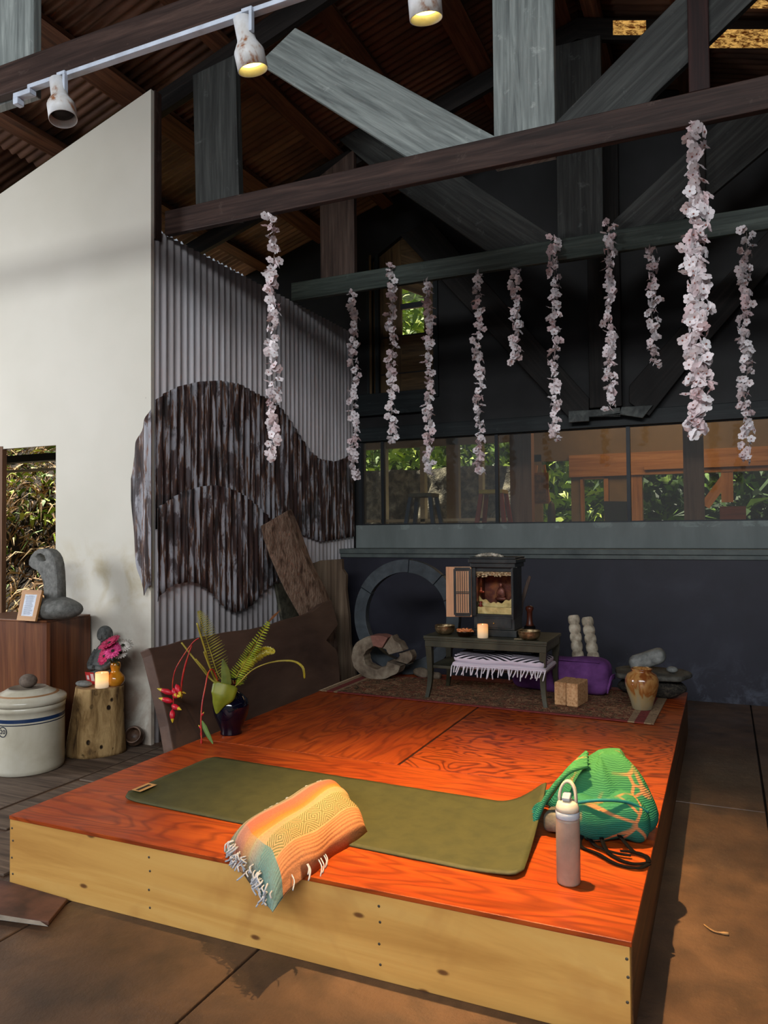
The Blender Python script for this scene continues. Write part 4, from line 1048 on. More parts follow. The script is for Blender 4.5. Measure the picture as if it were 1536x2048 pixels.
tag(new_obj('stone_slab', MB().soft(c+Vector((0, 0, 0.018)), (0.50, 0.42, 0.036), 0.017, 14, fn=lambda p: disc((lambda q: Vector((q.x*(1-0.18*abs(q.y/0.21)**2), q.y*(1-0.20*abs(q.x/0.25)**2), q.z)))(p))), MSTONE, origin=c), 'flat dark stone slab resting on a lava rock at the far right platform corner', 'stone slab')
st_ = c+Vector((-0.02, -0.03, 0.038))
A_ = Vector((0.93, 0.0, 0.36)).normalized(); B_ = Vector((0, 1, 0)); C__ = A_.cross(B_)
mbq = MB().soft(st_+Vector((0, 0, 0.06)), (0.25, 0.15, 0.105), 0.045, 10, X=A_, Y=B_, Z=C__, fn=lambda p: p+Vector((0, 0, 0.006*nz(p, 9, 1))))
dz = st_.z - min(v_.z for v_ in mbq.v)
for v_ in mbq.v: v_.z += dz
tag(new_obj('river_stone', mbq, MPEB, origin=st_), 'large grey river stone leaning on the flat stone slab', 'stone')
pb2 = st_+Vector((0.16, 0.0, 0.0))
tag(new_obj('pebble', MB().ell(pb2+Vector((0, 0, 0.022)), (0.075, 0.06, 0.044), 8), MPEB, origin=pb2), 'small grey pebble on the stone slab, right of the large river stone', 'stone')
q = Vector((-0.500, 5.135, RZ))
t = NT('drip_glaze'); v = t.coord('Object'); zz = t.sep(v)[2]
f = t.noise(t.coord('Object', (1, 1, 0.35)), 13, 4, 0.6, 0.6)
c = t.ramp(t.math('ADD', t.math('MULTIPLY', zz, 3.2), t.math('MULTIPLY', t.math('SUBTRACT', f, 0.5), 1.3)), [(0.12, (140, 128, 100)), (0.36, (150, 126, 84)), (0.46, (132, 78, 34)), (0.66, (168, 124, 72)), (0.80, (120, 66, 30))])
MGLAZE = t.fin(c, 0.14, 0, 0.6)
tag(new_obj('glazed_jar', MB().lathe([(0.058, 0), (0.062, 0.004), (0.072, 0.05), (0.092, 0.11), (0.104, 0.160), (0.103, 0.190), (0.088, 0.222), (0.062, 0.238), (0.060, 0.246), (0.068, 0.254), (0.064, 0.258), (0.054, 0.250), (0.05, 0.22), (0.0, 0.20)], q, 40), MGLAZE, origin=q), 'brown and cream drip-glazed stoneware jar on the right end of the rug', 'jar')

# great wooden hoop, stone-like log ring, wedge pieces
MHOOP = mott('slate_painted_wood', [(44, 50, 54), (58, 65, 70), (74, 82, 86)], 6, rough=0.55, bump=0.25)
HR, HW = 0.46, 0.105
hc = Vector((-2.385, 5.74, PZ+HR+0.002))
def hoop(mb, c, R_, w_, th, a0, a1, n, lean=0.0, wob=0.0, seed=0, mi=0):
    def P(a, rr, y):
        q = Vector((rr*cos(a), 0, rr*sin(a)))
        return c + Vector((q.x, y + lean*(q.z+R_), q.z))
    secs = [(R_, -th/2), (R_, th/2), (R_-w_, th/2), (R_-w_, -th/2)]
    def fn(u, v):
        a = lerp(a0, a1, u); k = int(round(v*4)) % 4; rr, y = secs[k]
        rr += wob*nz((cos(a)*2, sin(a)*2, seed+(0 if k < 2 else 5)), 1.5) if wob else 0
        return P(a, rr, y)
    mb.grid(fn, n, 4, mi=mi, smooth=False)
    for a in (a0, a1):
        if abs(abs(a1-a0)-2*pi) > 1e-3:
            q = [P(a, *s_) for s_ in secs]; mb.add(q if a == a1 else list(reversed(q)), [(0, 1, 2, 3)], mi=mi)
mb = MB()
cuts = [radians(d_) for d_ in (-150, -92, -30, 22, 47, 86, 150, 210)]
for i in range(len(cuts)-1): hoop(mb, hc, HR+(0.004 if i % 2 else 0), HW, 0.07, cuts[i]+0.006, cuts[i+1]-0.006, 14, 0.05)
for v_ in mb.v: pass
dz = min(v_.z for v_ in mb.v)-PZ
for v_ in mb.v: v_.z -= dz-0.0005
tag(new_obj('wooden_hoop', mb, MHOOP, origin=(hc.x, hc.y, PZ), bevel=0.003), 'large slate-grey segmented wooden hoop standing against the navy wall', 'hoop')
MLOGR = mott('weathered_log_section', [(74, 62, 50), (112, 98, 82), (142, 130, 112)], 10, rough=0.85, bump=0.6, bdist=0.01)
MLOGP = mott('pinkish_bark_patch', [(110, 70, 60), (136, 92, 80)], 20, rough=0.85, bump=0.5)
mb = MB(); rc = Vector((-2.50, 5.46, PZ+0.16))
hoop(mb, rc, 0.232, 0.128, 0.12, radians(20), radians(62), 8, 0.10, 0.03, 2); hoop(mb, rc, 0.218, 0.112, 0.13, radians(66), radians(106), 8, 0.10, 0.015, 4, 1); hoop(mb, rc, 0.218, 0.112, 0.13, radians(106), radians(342), 40, 0.10, 0.015, 4)
hoop(mb, rc+Vector((0.03, 0.03, 0)), 0.235, 0.10, 0.10, radians(-14), radians(18), 6, 0.10, 0.04, 7)
for v_ in mb.v: v_.z = rc.z + (v_.z-rc.z)*0.78
dz = min(v_.z for v_ in mb.v)-PZ
for v_ in mb.v: v_.z -= dz-0.0005
tag(new_obj('log_ring', mb, [MLOGR, MLOGP], origin=(rc.x, rc.y, PZ), bevel=0.006), 'grey hollow log section with a cracked rim, left of the altar table', 'log')
random.seed(21)
for k, (x, y, s_, l_) in enumerate(((-2.20, 5.63, 0.10, 'pale wood lump on the platform between log ring and altar table'), (-2.08, 5.60, 0.075, 'small pale wood chip right of the wood lump by the hoop'))):
    c_ = Vector((x, y, PZ)); mbq = MB().ell(c_+Vector((0, 0, s_*0.35)), (s_*1.5, s_, s_*0.8), 7, fn=lambda p: p*(1+0.25*nz(p, 22, k)))
    dz = min(v_.z for v_ in mbq.v)-PZ
    for v_ in mbq.v: v_.z -= dz
    tag(new_obj('wood_lump', mbq, MLOGR, origin=c_), l_, 'wood')

# ================================================================ METAL WALL ART, SLABS AND LOGS
t = NT('rusted_sheet'); v = t.coord('Object', (1, 1, 0.10)); v0 = t.coord('Object')
f = t.noise(v, 22, 6, 0.62, 0.25); g2 = t.noise(t.coord('Object', (1, 1, 0.34), loc=(3, 1, 4)), 8, 5, 0.7, 0.4)
c = t.ramp(f, [(0.34, (26, 23, 23)), (0.42, (54, 40, 38)), (0.47, (76, 56, 52)), (0.505, (120, 88, 66)), (0.52, (150, 150, 156)), (0.68, (178, 178, 186))])
c = t.mix(t.ramp(g2, [(0.52, 0.0), (0.57, 0.8)]), c, (60, 42, 40))
c = t.mix(t.ramp(t.noise(v, 26, 4, 0.7), [(0.64, 0.0), (0.70, 0.8)]), c, (134, 92, 66))
c = t.mix(t.ramp(t.noise(v0, 2.3, 5, 0.6), [(0.56, 0.0), (0.64, 0.7)]), c, (34, 33, 34))
t.bump(f, 0.3, 0.004)
MRUST = t.fin(c, 0.55, 0.05, 0.4)
def sheet(name, x, top, bot, y0, y1, lab):
    T_ = sorted(((lambda p: (p.y, p.z))(wx(a, b, x)) for a, b in top)); B_ = sorted(((lambda p: (p.y, p.z))(wx(a, b, x)) for a, b in bot))
    mb = MB(); corr_y(mb, y0, y1, lambda y: interp(B_, y), lambda y: interp(T_, y), x, 10)
    yc = (y0+y1)/2
    return tag(new_obj(name, mb, MRUST, origin=(x, yc, interp(B_, yc)), solid=0.002, weld=False), lab, 'metal sheet', 'rusted sheets of the wall art')
xs1, xs2 = XW+0.030, XW+0.058
ty = lambda px, py, x: wx(px, py, x).y
up_top = [(310, 802), (330, 786), (360, 772), (400, 763), (440, 761), (480, 768), (510, 785), (535, 797), (560, 813), (580, 840), (600, 872), (620, 902), (640, 918), (670, 923), (690, 916), (712, 900)]
up_bot = [(310, 1060), (400, 1030), (440, 1030), (490, 1045), (535, 1080), (570, 1110), (600, 1068), (620, 1076), (640, 1083), (660, 1081), (690, 1076), (712, 1072)]
sheet('rusted_metal_sheet', xs1, up_top, up_bot, YP+0.02, 7.22, 'upper wave-cut rusted corrugated sheet on the grey corrugated wall')
lo_top = [(308, 1020), (330, 1006), (360, 986), (400, 973), (430, 970), (460, 976), (490, 991), (520, 1016), (540, 1036), (580, 1080)]
lo_bot = [(308, 1210), (330, 1181), (350, 1169), (380, 1163), (400, 1168), (425, 1189), (445, 1211), (470, 1226), (500, 1213), (530, 1181), (560, 1156), (580, 1140)]
sheet('rusted_metal_sheet', xs2, lo_top, lo_bot, YP+0.0, ty(578, 1100, xs2), 'lower wave-cut rusted corrugated sheet behind the leaning log')
yy = YP-0.035
T_ = sorted(((lambda p: (p.x, p.z))(wy(a, b, yy)) for a, b in [(261, 962), (266, 920), (273, 885), (290, 840), (300, 818), (308, 800)]))
B_ = sorted(((lambda p: (p.x, p.z))(wy(a, b, yy)) for a, b in [(261, 990), (263, 1030), (268, 1085), (275, 1135), (283, 1172), (290, 1192), (297, 1172), (308, 1170)]))
x0, x1 = wy(261.5, 980, yy).x, XW+0.035
mb = MB(); n = 34
def fn(a, b):
    x = lerp(x0, x1, a); return (x, yy + 0.010*cos(2*pi*(x-x1)/PITCH), lerp(interp(B_, x), interp(T_, x), b))
mb.grid(fn, n, 10)
tag(new_obj('rusted_metal_sheet', mb, MRUST, origin=((x0+x1)/2, yy, 1.9), solid=0.002, weld=False), 'narrow curved metal sheet overlapping the edge of the white partition', 'metal sheet', 'rusted sheets of the wall art')

MSLABW = mott('brown_timber_slab', [(66, 48, 40), (88, 66, 55), (106, 82, 69)], 3.2, (1, 0.25, 1), rough=0.6, bump=0.3, bdist=0.008)
sp, sn = Vector((-2.85, 0, 0)), Vector((0.9439, 0, 0.3304))
out = [(345, 1496), (337, 1450), (318, 1370), (303, 1310), (297, 1296), (318, 1293), (340, 1288), (365, 1280), (400, 1274), (430, 1268), (455, 1263), (500, 1258), (539, 1249), (566, 1239), (600, 1231), (625, 1222), (648, 1204), (663, 1199), (670, 1225), (677, 1250), (654, 1281), (674, 1300), (679, 1335), (681, 1372)]
pts = [wpl(x, y, sp, sn) for x, y in out]
e = pts[-1]; s0 = pts[0]
k = Vector((0.3304, 0, -0.9439))
pts = [s0 + k*(s0.z/0.9439)] + pts + [e + k*(e.z/0.9439)]
random.seed(8)
mb = MB().prism(pts, -sn*0.075, udir=(0, 1, 0))
tag(new_obj('timber_slab', mb, MSLABW, origin=(-3.0, 4.6, 0), bevel=0.008), 'wide brown live-edge timber slab leaning along the left side of the platform', 'timber slab')
MBARK = mott('flaking_bark', [(72, 52, 42), (132, 104, 86), (170, 142, 122), (122, 92, 74)], 13, (1, 1, 0.6), rough=0.8, bump=0.9, bdist=0.015, detail=7)
MLOGEND = mott('weathered_log_end', [(70, 58, 50), (104, 88, 76)], 8, rough=0.8, bump=0.4)
# leaning log: left bark face, ridge, right face
def lp(x, y, off=0.0):
    p = wpl(x, y, (-3.28, 0, 0.7), Vector((0.995, 0, 0.0995))); return p + off*Vector((0.62, -0.76, 0.1))
Ls = [(522, 1052), (528, 1078), (541, 1115), (556, 1150), (572, 1184), (590, 1216), (604, 1240), (616, 1264)]
Rs = [(572, 1022), (582, 1050), (596, 1085), (610, 1118), (624, 1150), (638, 1178), (646, 1200), (654, 1224)]
Es = [(583, 1018), (598, 1052), (610, 1085), (622, 1118), (636, 1148), (652, 1178), (660, 1200), (668, 1222)]
n = len(Ls)
mb = MB(); rows = []
for i in range(n):
    row = []
    for j in range(9):
        a = j/8; p = lp(*Ls[i]).lerp(lp(*Rs[i]), a); p += Vector((0.6, -0.78, 0))*(0.055*sin(pi*0.5*(0.15+a*0.85)) + 0.010*nz(p, 16, 2)); row.append(p)
    for j in range(1, 5):
        a = j/4; p = lp(*Rs[i]).lerp(lp(*Es[i]), a) + Vector((0.6, -0.78, 0))*(0.050*(1-a)-0.02*a); row.append(p)
    bk = Vector((-0.075, 0.10, 0.0)); row.append(lp(*Es[i])+bk*0.6); row.append(lp(*Ls[i])+bk*0.5)
    rows.append(row)
m_ = len(rows[0])
for i in range(n): mb.v += rows[i]
for i in range(n-1):
    for j in range(m_):
        k2 = (j+1) % m_
        mb.f.append([i*m_+j, (i+1)*m_+j, (i+1)*m_+k2, i*m_+k2]); mb.uv.append(None); mb.mi.append(0); mb.sm.append(False)
mb.f.append(list(range(m_))); mb.uv.append(None); mb.mi.append(1); mb.sm.append(False)
mb.f.append(list(reversed(range((n-1)*m_, n*m_)))); mb.uv.append(None); mb.mi.append(1); mb.sm.append(False)
# the log's foot goes on behind the slab to the floor
foot = rows[-1]; fo = [Vector((p.x*1.0+0.02, p.y+0.12, 0.0)) for p in foot]
b = len(mb.v); mb.v += fo
for j in range(m_):
    k2 = (j+1) % m_; mb.f.append([(n-1)*m_+j, b+j, b+k2, (n-1)*m_+k2]); mb.uv.append(None); mb.mi.append(0); mb.sm.append(False)
mb.f.append(list(reversed(range(b, b+m_)))); mb.uv.append(None); mb.mi.append(1); mb.sm.append(False)
tag(new_obj('leaning_log', mb, [MBARK, MLOGEND], origin=(-3.2, 5.6, 0), subsurf=0, bevel=0.006), 'thick split log with flaking bark leaning on the rusted sheets', 'log')
def stand_prism(name, px, Y, dy, mat_, lab, cat, kind='y', X=None, dx=None):
    if kind == 'y': pts = [wy(x, y, Y) for x, y in px]; ext = Vector((0, dy, 0))
    else: pts = [wx(x, y, X) for x, y in px]; ext = Vector((dx, 0, 0))
    z0_ = min(p.z for p in pts)
    o_ = pts[0].copy(); o_.z = 0
    return tag(new_obj(name, MB().prism(pts, ext, udir=(0, 0, 1)), mat_, origin=o_, bevel=0.006), lab, cat)
MWPL = wood('weathered_grey_brown_plank', (70, 56, 44), (112, 94, 76), (142, 124, 104), 'UV', 0, 0.8, 14, 0.6)
stand_prism('weathered_plank', [(624, 1127), (640, 1121), (683, 1118), (684, 1138), (692, 1150), (691, 1180), (697, 1232), (700, 1290), (708, 1330), (718, 1420), (640, 1424), (640, 1250)], 6.36, 0.05, MWPL, 'wide weathered plank standing upright in the corner beside the navy wall', 'plank')
stand_prism('mossy_board', [(552, 1168), (576, 1164), (592, 1205), (604, 1245), (610, 1330), (575, 1330), (566, 1245)], 0, 0, mott('mossy_grey_wood', [(52, 50, 42), (84, 82, 68), (104, 100, 84)], 12, rough=0.85, bump=0.6), 'narrow mossy grey board between the leaning log and the corrugated wall', 'plank', 'x', XW+0.045, -0.028)

# ================================================================ LEFT CORNER: PEDESTAL, CROCK, STUMP
MPED = wood('red_brown_veneer', (62, 30, 16), (104, 58, 31), (130, 82, 48), 'UV', 0, 0.4, 18, 0.1, spec=0.45)
zt_ = 0.874
F_ = Vector((-4.092, 3.68)); R_ = Vector((-4.117, 4.085)); L_ = Vector((-4.80, 3.62)); Bk = R_+L_-F_
T = thing('pedestal', (F_.x-0.35, F_.y+0.2, 0), 'tall red-brown wooden pedestal box standing before the white partition', 'pedestal')
pl = lambda A_, B_, z: Vector((lerp(A_.x, B_[0], 0), A_.y, z))
mb = MB()
c_ = lambda q, z: Vector((q.x, q.y, z))
mb.prism([c_(L_, 0), c_(F_, 0), c_(F_, zt_-0.014), c_(L_, zt_-0.014)], Vector((0.012, 0.02, 0)), udir=(0, 0, 1)); part('front_panel', mb, MPED, T)
s_ = Vector((R_.x-F_.x, R_.y-F_.y, 0)).normalized()*0.021
mb = MB().prism([c_(F_, 0)+s_, c_(R_, 0), c_(R_, zt_-0.014), c_(F_, zt_-0.014)+s_], Vector((-0.02, 0, 0)), udir=(0, 0, 1)); part('side_panel', mb, MPED, T)
mb = MB().prism([c_(L_, 0)+Vector((.02, .02, 0)), c_(Bk, 0), c_(Bk, zt_-.014), c_(L_, zt_-.014)+Vector((.02, .02, 0))], Vector((0.02, 0, 0)), udir=(0, 0, 1)); part('side_panel', mb, MPED, T)
mb = MB().prism([c_(L_, zt_-0.013), c_(F_, zt_-0.013), c_(R_, zt_-0.013), c_(Bk, zt_-0.013)], (0, 0, 0.013), udir=(1, 0, 0)); part('top', mb, MPED, T, bevel=0.002)

# stone sculpture on the pedestal
MSTN = mott('carved_grey_stone', [(84, 84, 80), (106, 106, 102), (124, 124, 119)], 30, rough=0.8, bump=0.3, bdist=0.003)
ys_ = 3.80
b0 = wy(114, 1204, ys_); b0.z = zt_
T = thing('stone_sculpture', b0, 'grey abstract stone sculpture with a pierced upright on a boulder base', 'sculpture')
mb = MB().ell(b0+Vector((-0.01, 0, 0.065)), (0.42, 0.26, 0.15), 12, fn=lambda p: Vector((p.x, p.y, max(-0.064, p.z*(1+0.25*(p.x < 0)*0) + 0.012*nz(p, 7, 3) + 0.06*max(0, -p.x-0.02)*0))))
part('boulder_base', mb, MSTN, T)
outl = [(58, 1121), (62, 1112), (69, 1103), (78, 1098), (87, 1097), (96, 1100), (103, 1107), (108, 1116), (111, 1128), (113, 1145), (114, 1165), (115, 1205), (90, 1205), (89, 1178), (86, 1163), (81, 1150), (74, 1141), (64, 1136), (58, 1130)]
hole = [(71, 1114), (76, 1121), (84, 1124), (92, 1121), (89, 1111), (81, 1106), (74, 1108)]
O_ = [wy(x, y, ys_-0.03) for x, y in outl]; Hh = [wy(x, y, ys_-0.03) for x, y in hole]
mb = MB(); th = Vector((0, 0.075, 0))
def ring(outer, inner, off):
    pass
no, nh = len(O_), len(Hh)
# nearest start for the hole, then strips of triangles between outline and hole
cen = sum(Hh, Vector())/nh
ang = lambda p: atan2(p.z-cen.z, p.x-cen.x)
Hs = []
for p in O_:
    # matching hole point by bearing
    a = ang(p); best = min(Hh, key=lambda h: abs((ang(h)-a+pi) % (2*pi)-pi)); Hs.append(best)
fo_ = []
for lay, off in ((0, Vector((0, 0, 0))), (1, th)):
    b = len(mb.v)
    mid_ = [O_[i].lerp(Hs[i], 0.12) + off + Vector((0, (-0.004 if lay == 0 else 0.004), 0)) for i in range(no)]
    mb.v += [p+off for p in O_] + mid_ + [p+off for p in Hs]
    for i in range(no):
        j = (i+1) % no
        for r_ in (0, 1):
            f_ = [b+r_*no+i, b+r_*no+j, b+(r_+1)*no+j, b+(r_+1)*no+i]
            if lay == 1: f_.reverse()
            mb.f.append(f_); mb.uv.append(None); mb.mi.append(0); mb.sm.append(False)
for i in range(no):
    j = (i+1) % no; st3 = 3*no
    mb.f.append([i, st3+i, st3+j, j]); mb.f.append([2*no+j, st3+2*no+j, st3+2*no+i, 2*no+i])
    for _ in (0, 1): mb.uv.append(None); mb.mi.append(0); mb.sm.append(True)
part('pierced_upright', mb, MSTN, T, subsurf=0)
# framed text
MOAK = wood('light_oak', (138, 92, 46), (176, 126, 72), (200, 150, 92), 'UV', 0, 0.5, 16)
bl_, br_, tl_, tr_ = wy(33, 1228, 3.62), wy(70, 1229, 3.62), wy(45, 1166, 3.685), wy(84, 1168, 3.685)
dz = min(bl_.z, br_.z)-zt_-0.001
bl_, br_, tl_, tr_ = [p-Vector((0, 0, dz)) for p in (bl_, br_, tl_, tr_)]
bl_.z = br_.z = zt_+0.001; tl_.z = tr_.z
P2 = lambda u, v_: bl_.lerp(br_, u).lerp(tl_.lerp(tr_, u), v_)
nrm = (br_-bl_).cross(tl_-bl_).normalized(); 
if nrm.y > 0: nrm = -nrm
T = thing('picture_frame', (bl_+br_)/2, 'small light oak frame holding a page of printed text on the pedestal', 'frame')
mb = MB(); qd = lambda u0, u1, v0, v1: [P2(u0, v0), P2(u1, v0), P2(u1, v1), P2(u0, v1)]
for a in ((0, 1, 0, 0.15), (0, 1, 0.85, 1), (0, 0.2, 0.15, 0.85), (0.8, 1, 0.15, 0.85)): mb.prism(qd(*a), -nrm*0.016, udir=(P2(a[1], a[2])-P2(a[0], a[2])) if a[1]-a[0] > 0.5 else (P2(0, 1)-P2(0, 0)))
part('frame_moulding', mb, MOAK, T)
pg = part('page', MB().prism(qd(0.2, 0.8, 0.15, 0.85), -nrm*0.004 + Vector((0, 0, 0)), ), plain('white_paper', (206, 212, 222), 0.7), T)
mb = MB(); random.seed(2)
for k in range(19):
    v_ = 0.80-0.033*k; a, b = 0.27+0.04*random.random(), 0.73-0.10*random.random()
    if k == 0: a, b = 0.40, 0.60
    mb.prism([p+nrm*0.0006 for p in qd(a, b, v_, v_+0.012)], nrm*0.0003)
part('printed_lines', mb, plain('ink_grey', (120, 126, 140), 0.8), pg)
MROCKB = mott('brown_rock', [(78, 60, 50), (112, 88, 74)], 24, rough=0.85, bump=0.5)
def rock(name, c_, size, mat_, lab, seed, cat='stone'):
    c_ = Vector(c_); mb = MB().ell(c_+Vector((0, 0, size[2]/2)), size, 8, fn=lambda p: p*(1+0.28*nz(p, 0.8/max(size), seed)))
    dz = min(v_.z for v_ in mb.v)-c_.z
    for v_ in mb.v: v_.z -= dz
    return tag(new_obj(name, mb, mat_, origin=c_), lab, cat)
q = wz(86, 1229, zt_); rock('stone', (q.x, q.y+0.05, zt_), (0.092, 0.08, 0.085), MROCKB, 'brown lump of rock beside the oak frame on the pedestal', 3)
q = wz(120, 1227, zt_); rock('stone', (q.x, q.y+0.035, zt_), (0.075, 0.05, 0.042), MSTN, 'small rounded grey pebble in front of the stone sculpture', 5)
q = wz(133, 1224, zt_); rock('stone', (q.x, q.y+0.03, zt_), (0.060, 0.03, 0.05), MPEB, 'small pale grey pebble right of the pebble before the sculpture', 6)

# stoneware crock
MCRK = mott('cream_stoneware', [(178, 170, 148), (196, 190, 170), (206, 202, 186)], 3, rough=0.22, spec=0.5, bump=0.04)
MCRB = plain('cobalt_band', (34, 56, 92), 0.25); MCRD = plain('dark_blue_line', (20, 34, 56), 0.25); MTANB2 = plain('tan_band', (160, 116, 74), 0.3)
fh = Vector((CF.x, CF.y, 0)).normalized()
r = 0.213; G = wz(21, 1556, 0.008); cc = G + fh*r; cc.z = 0.007
hz_ = wy(21, 1420, G.y).z
T = thing('stoneware_crock', cc, 'large cream stoneware crock with blue bands and lid, left of the tree stump', 'crock')
pr = [(r-0.012, 0), (r-0.004, 0.006), (r, 0.03), (r, hz_-0.105), (r, hz_-0.099), (r, hz_-0.090), (r, hz_-0.068), (r, hz_-0.036), (r+0.004, hz_-0.034), (r+0.005, hz_-0.006), (r, hz_-0.003)]
ml = {3: 2, 5: 1}
part('crock_body', MB().lathe(pr, cc, 64, mfn=lambda k: ml.get(k, 0)), [MCRK, MCRB, MCRD], T)
lp_ = [(r-0.002, hz_-0.0025), (r+0.010, hz_), (r+0.011, hz_+0.026), (r+0.004, hz_+0.034), (r-0.032, hz_+0.050), (r-0.050, hz_+0.056), (r-0.085, hz_+0.074), (0.108, hz_+0.086), (0.104, hz_+0.082), (0.0, hz_+0.082)]
part('lid', MB().lathe(lp_, cc, 64, mfn=lambda k: {4: 1, 7: 2, 8: 2}.get(k, 0)), [MCRK, MTANB2, plain('grey_unglazed', (128, 116, 100), 0.7)], T, label='cream lid with a tan ring')
# the gallon mark
mkp = wy(12, 1462, G.y+0.012); az = atan2(mkp.y-cc.y, mkp.x-cc.x); zc_ = mkp.z
no_ = Vector((cos(az), sin(az), 0)); tg = Vector((-sin(az), cos(az), 0)); ctr = cc+no_*(r+0.0008); ctr.z = zc_
mb = MB()
rp_ = []
for k in range(33):
    a = 2*pi*k/32; dx_ = 0.026*cos(a); p = cc + Vector((cos(az+dx_/r), sin(az+dx_/r), 0))*(r+0.0006); p.z = zc_+0.029*sin(a); rp_.append(p)
mb.tube(rp_, 0.0028, 6, cap=False)
part('mark_ring', mb, MCRD, T)
def text_mb(txt, size, pos, xdir, zdir, depth=0.0008):
    cu = bpy.data.curves.new('txt', 'FONT'); cu.body = txt; cu.size = size; cu.align_x = 'CENTER'; cu.align_y = 'CENTER'; cu.extrude = depth
    ob = bpy.data.objects.new('txt', cu); COL.objects.link(ob); dg = bpy.context.evaluated_depsgraph_get(); me = bpy.data.meshes.new_from_object(ob.evaluated_get(dg))
    mb = MB(); X = Vector(xdir); Z = Vector(zdir); N = X.cross(Z)
    mb.add([Vector(pos)+X*v_.co.x+Z*v_.co.y+N*v_.co.z for v_ in me.vertices], [list(p.vertices) for p in me.polygons])
    bpy.data.objects.remove(ob); bpy.data.curves.remove(cu); bpy.data.meshes.remove(me)
    return mb
part('mark_number', text_mb('20', 0.036, ctr, tg, (0, 0, 1)), MCRD, T)
q = cc.copy(); q.z = hz_+0.0825+0.007
rock('stone', (q.x, q.y, cc.z+hz_+0.0822), (0.125, 0.10, 0.085), mott('grey_brown_rock', [(84, 72, 62), (118, 104, 92)], 22, rough=0.85, bump=0.5), 'rough grey-brown stone used as a knob on the crock lid', 9)

# tree stump
t = NT('worm_eaten_wood'); v = t.coord('Object', (1, 1, 0.28)); v0 = t.coord('Object')
c = t.ramp(t.noise(v, 13, 6, 0.65, 0.6), [(0.32, (58, 40, 24)), (0.46, (128, 100, 62)), (0.64, (172, 142, 96))])
hol = t.ramp(t.vor(t.coord('Object', (1, 1, 0.75)), 17), [(0.16, 1.0), (0.24, 0.0)])
hol = t.math('MULTIPLY', hol, t.ramp(t.noise(v0, 7, 2), [(0.45, 0.0), (0.58, 1.0)]))
c = t.mix(hol, c, (30, 20, 12)); t.bump(t.math('SUBTRACT', t.noise(v, 18, 6, 0.7), hol), 0.8, 0.014)
MSTUMP = t.fin(c, 0.8, 0, 0.2)
MSTT = mott('stump_top', [(120, 92, 60), (160, 126, 88)], 12, rough=0.8, bump=0.4)
sc_ = Vector((-3.785, 3.845, 0.007)); sh = 0.438
mb = MB()
def stump(u, v_):
    a = 2*pi*u; z = sh*v_
    rr = lerp(0.185, 0.150, v_**0.8) * (1+0.05*sin(a*3+1)+0.035*sin(a*5+v_*2)+0.025*nz((cos(a)*2, sin(a)*2, v_*2), 1.6, 4))
    return sc_ + Vector((rr*cos(a) - 0.035*(1-v_), rr*sin(a), z))
mb.grid(stump, 72, 24, closeu=True)
b = len(mb.v); mb.v += [stump(i/72, 1.0) for i in range(72)]; mb.f.append(list(range(b, b+72))); mb.uv.append(None); mb.mi.append(1); mb.sm.append(False)
b = len(mb.v); mb.v += [stump(i/72, 0.0) for i in range(72)]; mb.f.append(list(reversed(range(b, b+72)))); mb.uv.append(None); mb.mi.append(1); mb.sm.append(False)
tag(new_obj('tree_stump', mb, [MSTUMP, MSTT], origin=sc_), 'worm-eaten tree stump serving as a stand before the white partition', 'stump')
st_z = sc_.z+sh
# stone seated figure on the stump
q = Vector((-3.848, 3.958, st_z))
mb = MB()
def bell(u, v_):
    a = 2*pi*u; h = 0.275*v_
    rr = interp([(0, 0.100), (0.10, 0.108), (0.35, 0.104), (0.55, 0.097), (0.72, 0.084), (0.84, 0.062), (0.93, 0.036), (1, 0.034)], v_)
    fold = 1+0.03*sin(a*5+v_*5)*(1-v_)
    fr_ = max(0, -sin(a)); lap = 0.030*fr_**2*max(0, 1-abs(v_-0.13)/0.16) + 0.014*fr_**3*max(0, 1-abs(v_-0.45)/0.14)
    return q+Vector((rr*cos(a)*fold, rr*sin(a)*0.80*fold-lap, h))
mb.grid(bell, 48, 28, closeu=True)
b = len(mb.v); mb.v += [bell(i_/48, 0) for i_ in range(48)]; mb.f.append(list(reversed(range(b, b+48)))); mb.uv.append(None); mb.mi.append(0); mb.sm.append(False)
for s2 in (-1, 1): mb.tube(smooth_curve([q+Vector((s2*0.075, -0.01, 0.205)), q+Vector((s2*0.098, -0.035, 0.14)), q+Vector((s2*0.060, -0.088, 0.105)), q+Vector((s2*0.012, -0.098, 0.108))], 6), [0.020]*10+[0.016]*9, 10)
hd = q+Vector((0, -0.010, 0.318)); fd = Vector((0.25, -0.96, -0.08)).normalized(); sd = Vector((0.96, 0.25, 0))
mb.ell(hd, (0.104, 0.102, 0.116), 14, fn=lambda p: Vector((p.x*(1+0.9*max(-0.05, min(0, p.z))), p.y, p.z)))
mb.ell(hd+fd*0.050+Vector((0, 0, -0.006)), (0.014, 0.016, 0.032), 5)
for s2 in (-1, 1):
    mb.ell(hd+fd*0.041+sd*s2*0.019+Vector((0, 0, 0.010)), (0.026, 0.012, 0.008), 5); mb.ell(hd+fd*0.040+sd*s2*0.020+Vector((0, 0, 0.021)), (0.030, 0.012, 0.006), 5)
    mb.ell(hd+sd*s2*0.049+Vector((0, 0, -0.008)), (0.014, 0.024, 0.046), 5)
    mb.ell(hd+fd*0.038+sd*s2*0.022+Vector((0, 0, -0.018)), (0.026, 0.016, 0.022), 5)
mb.ell(hd+fd*0.044+Vector((0, 0, -0.034)), (0.034, 0.012, 0.008), 5); mb.ell(hd+fd*0.040+Vector((0, 0, -0.050)), (0.026, 0.018, 0.016), 5)
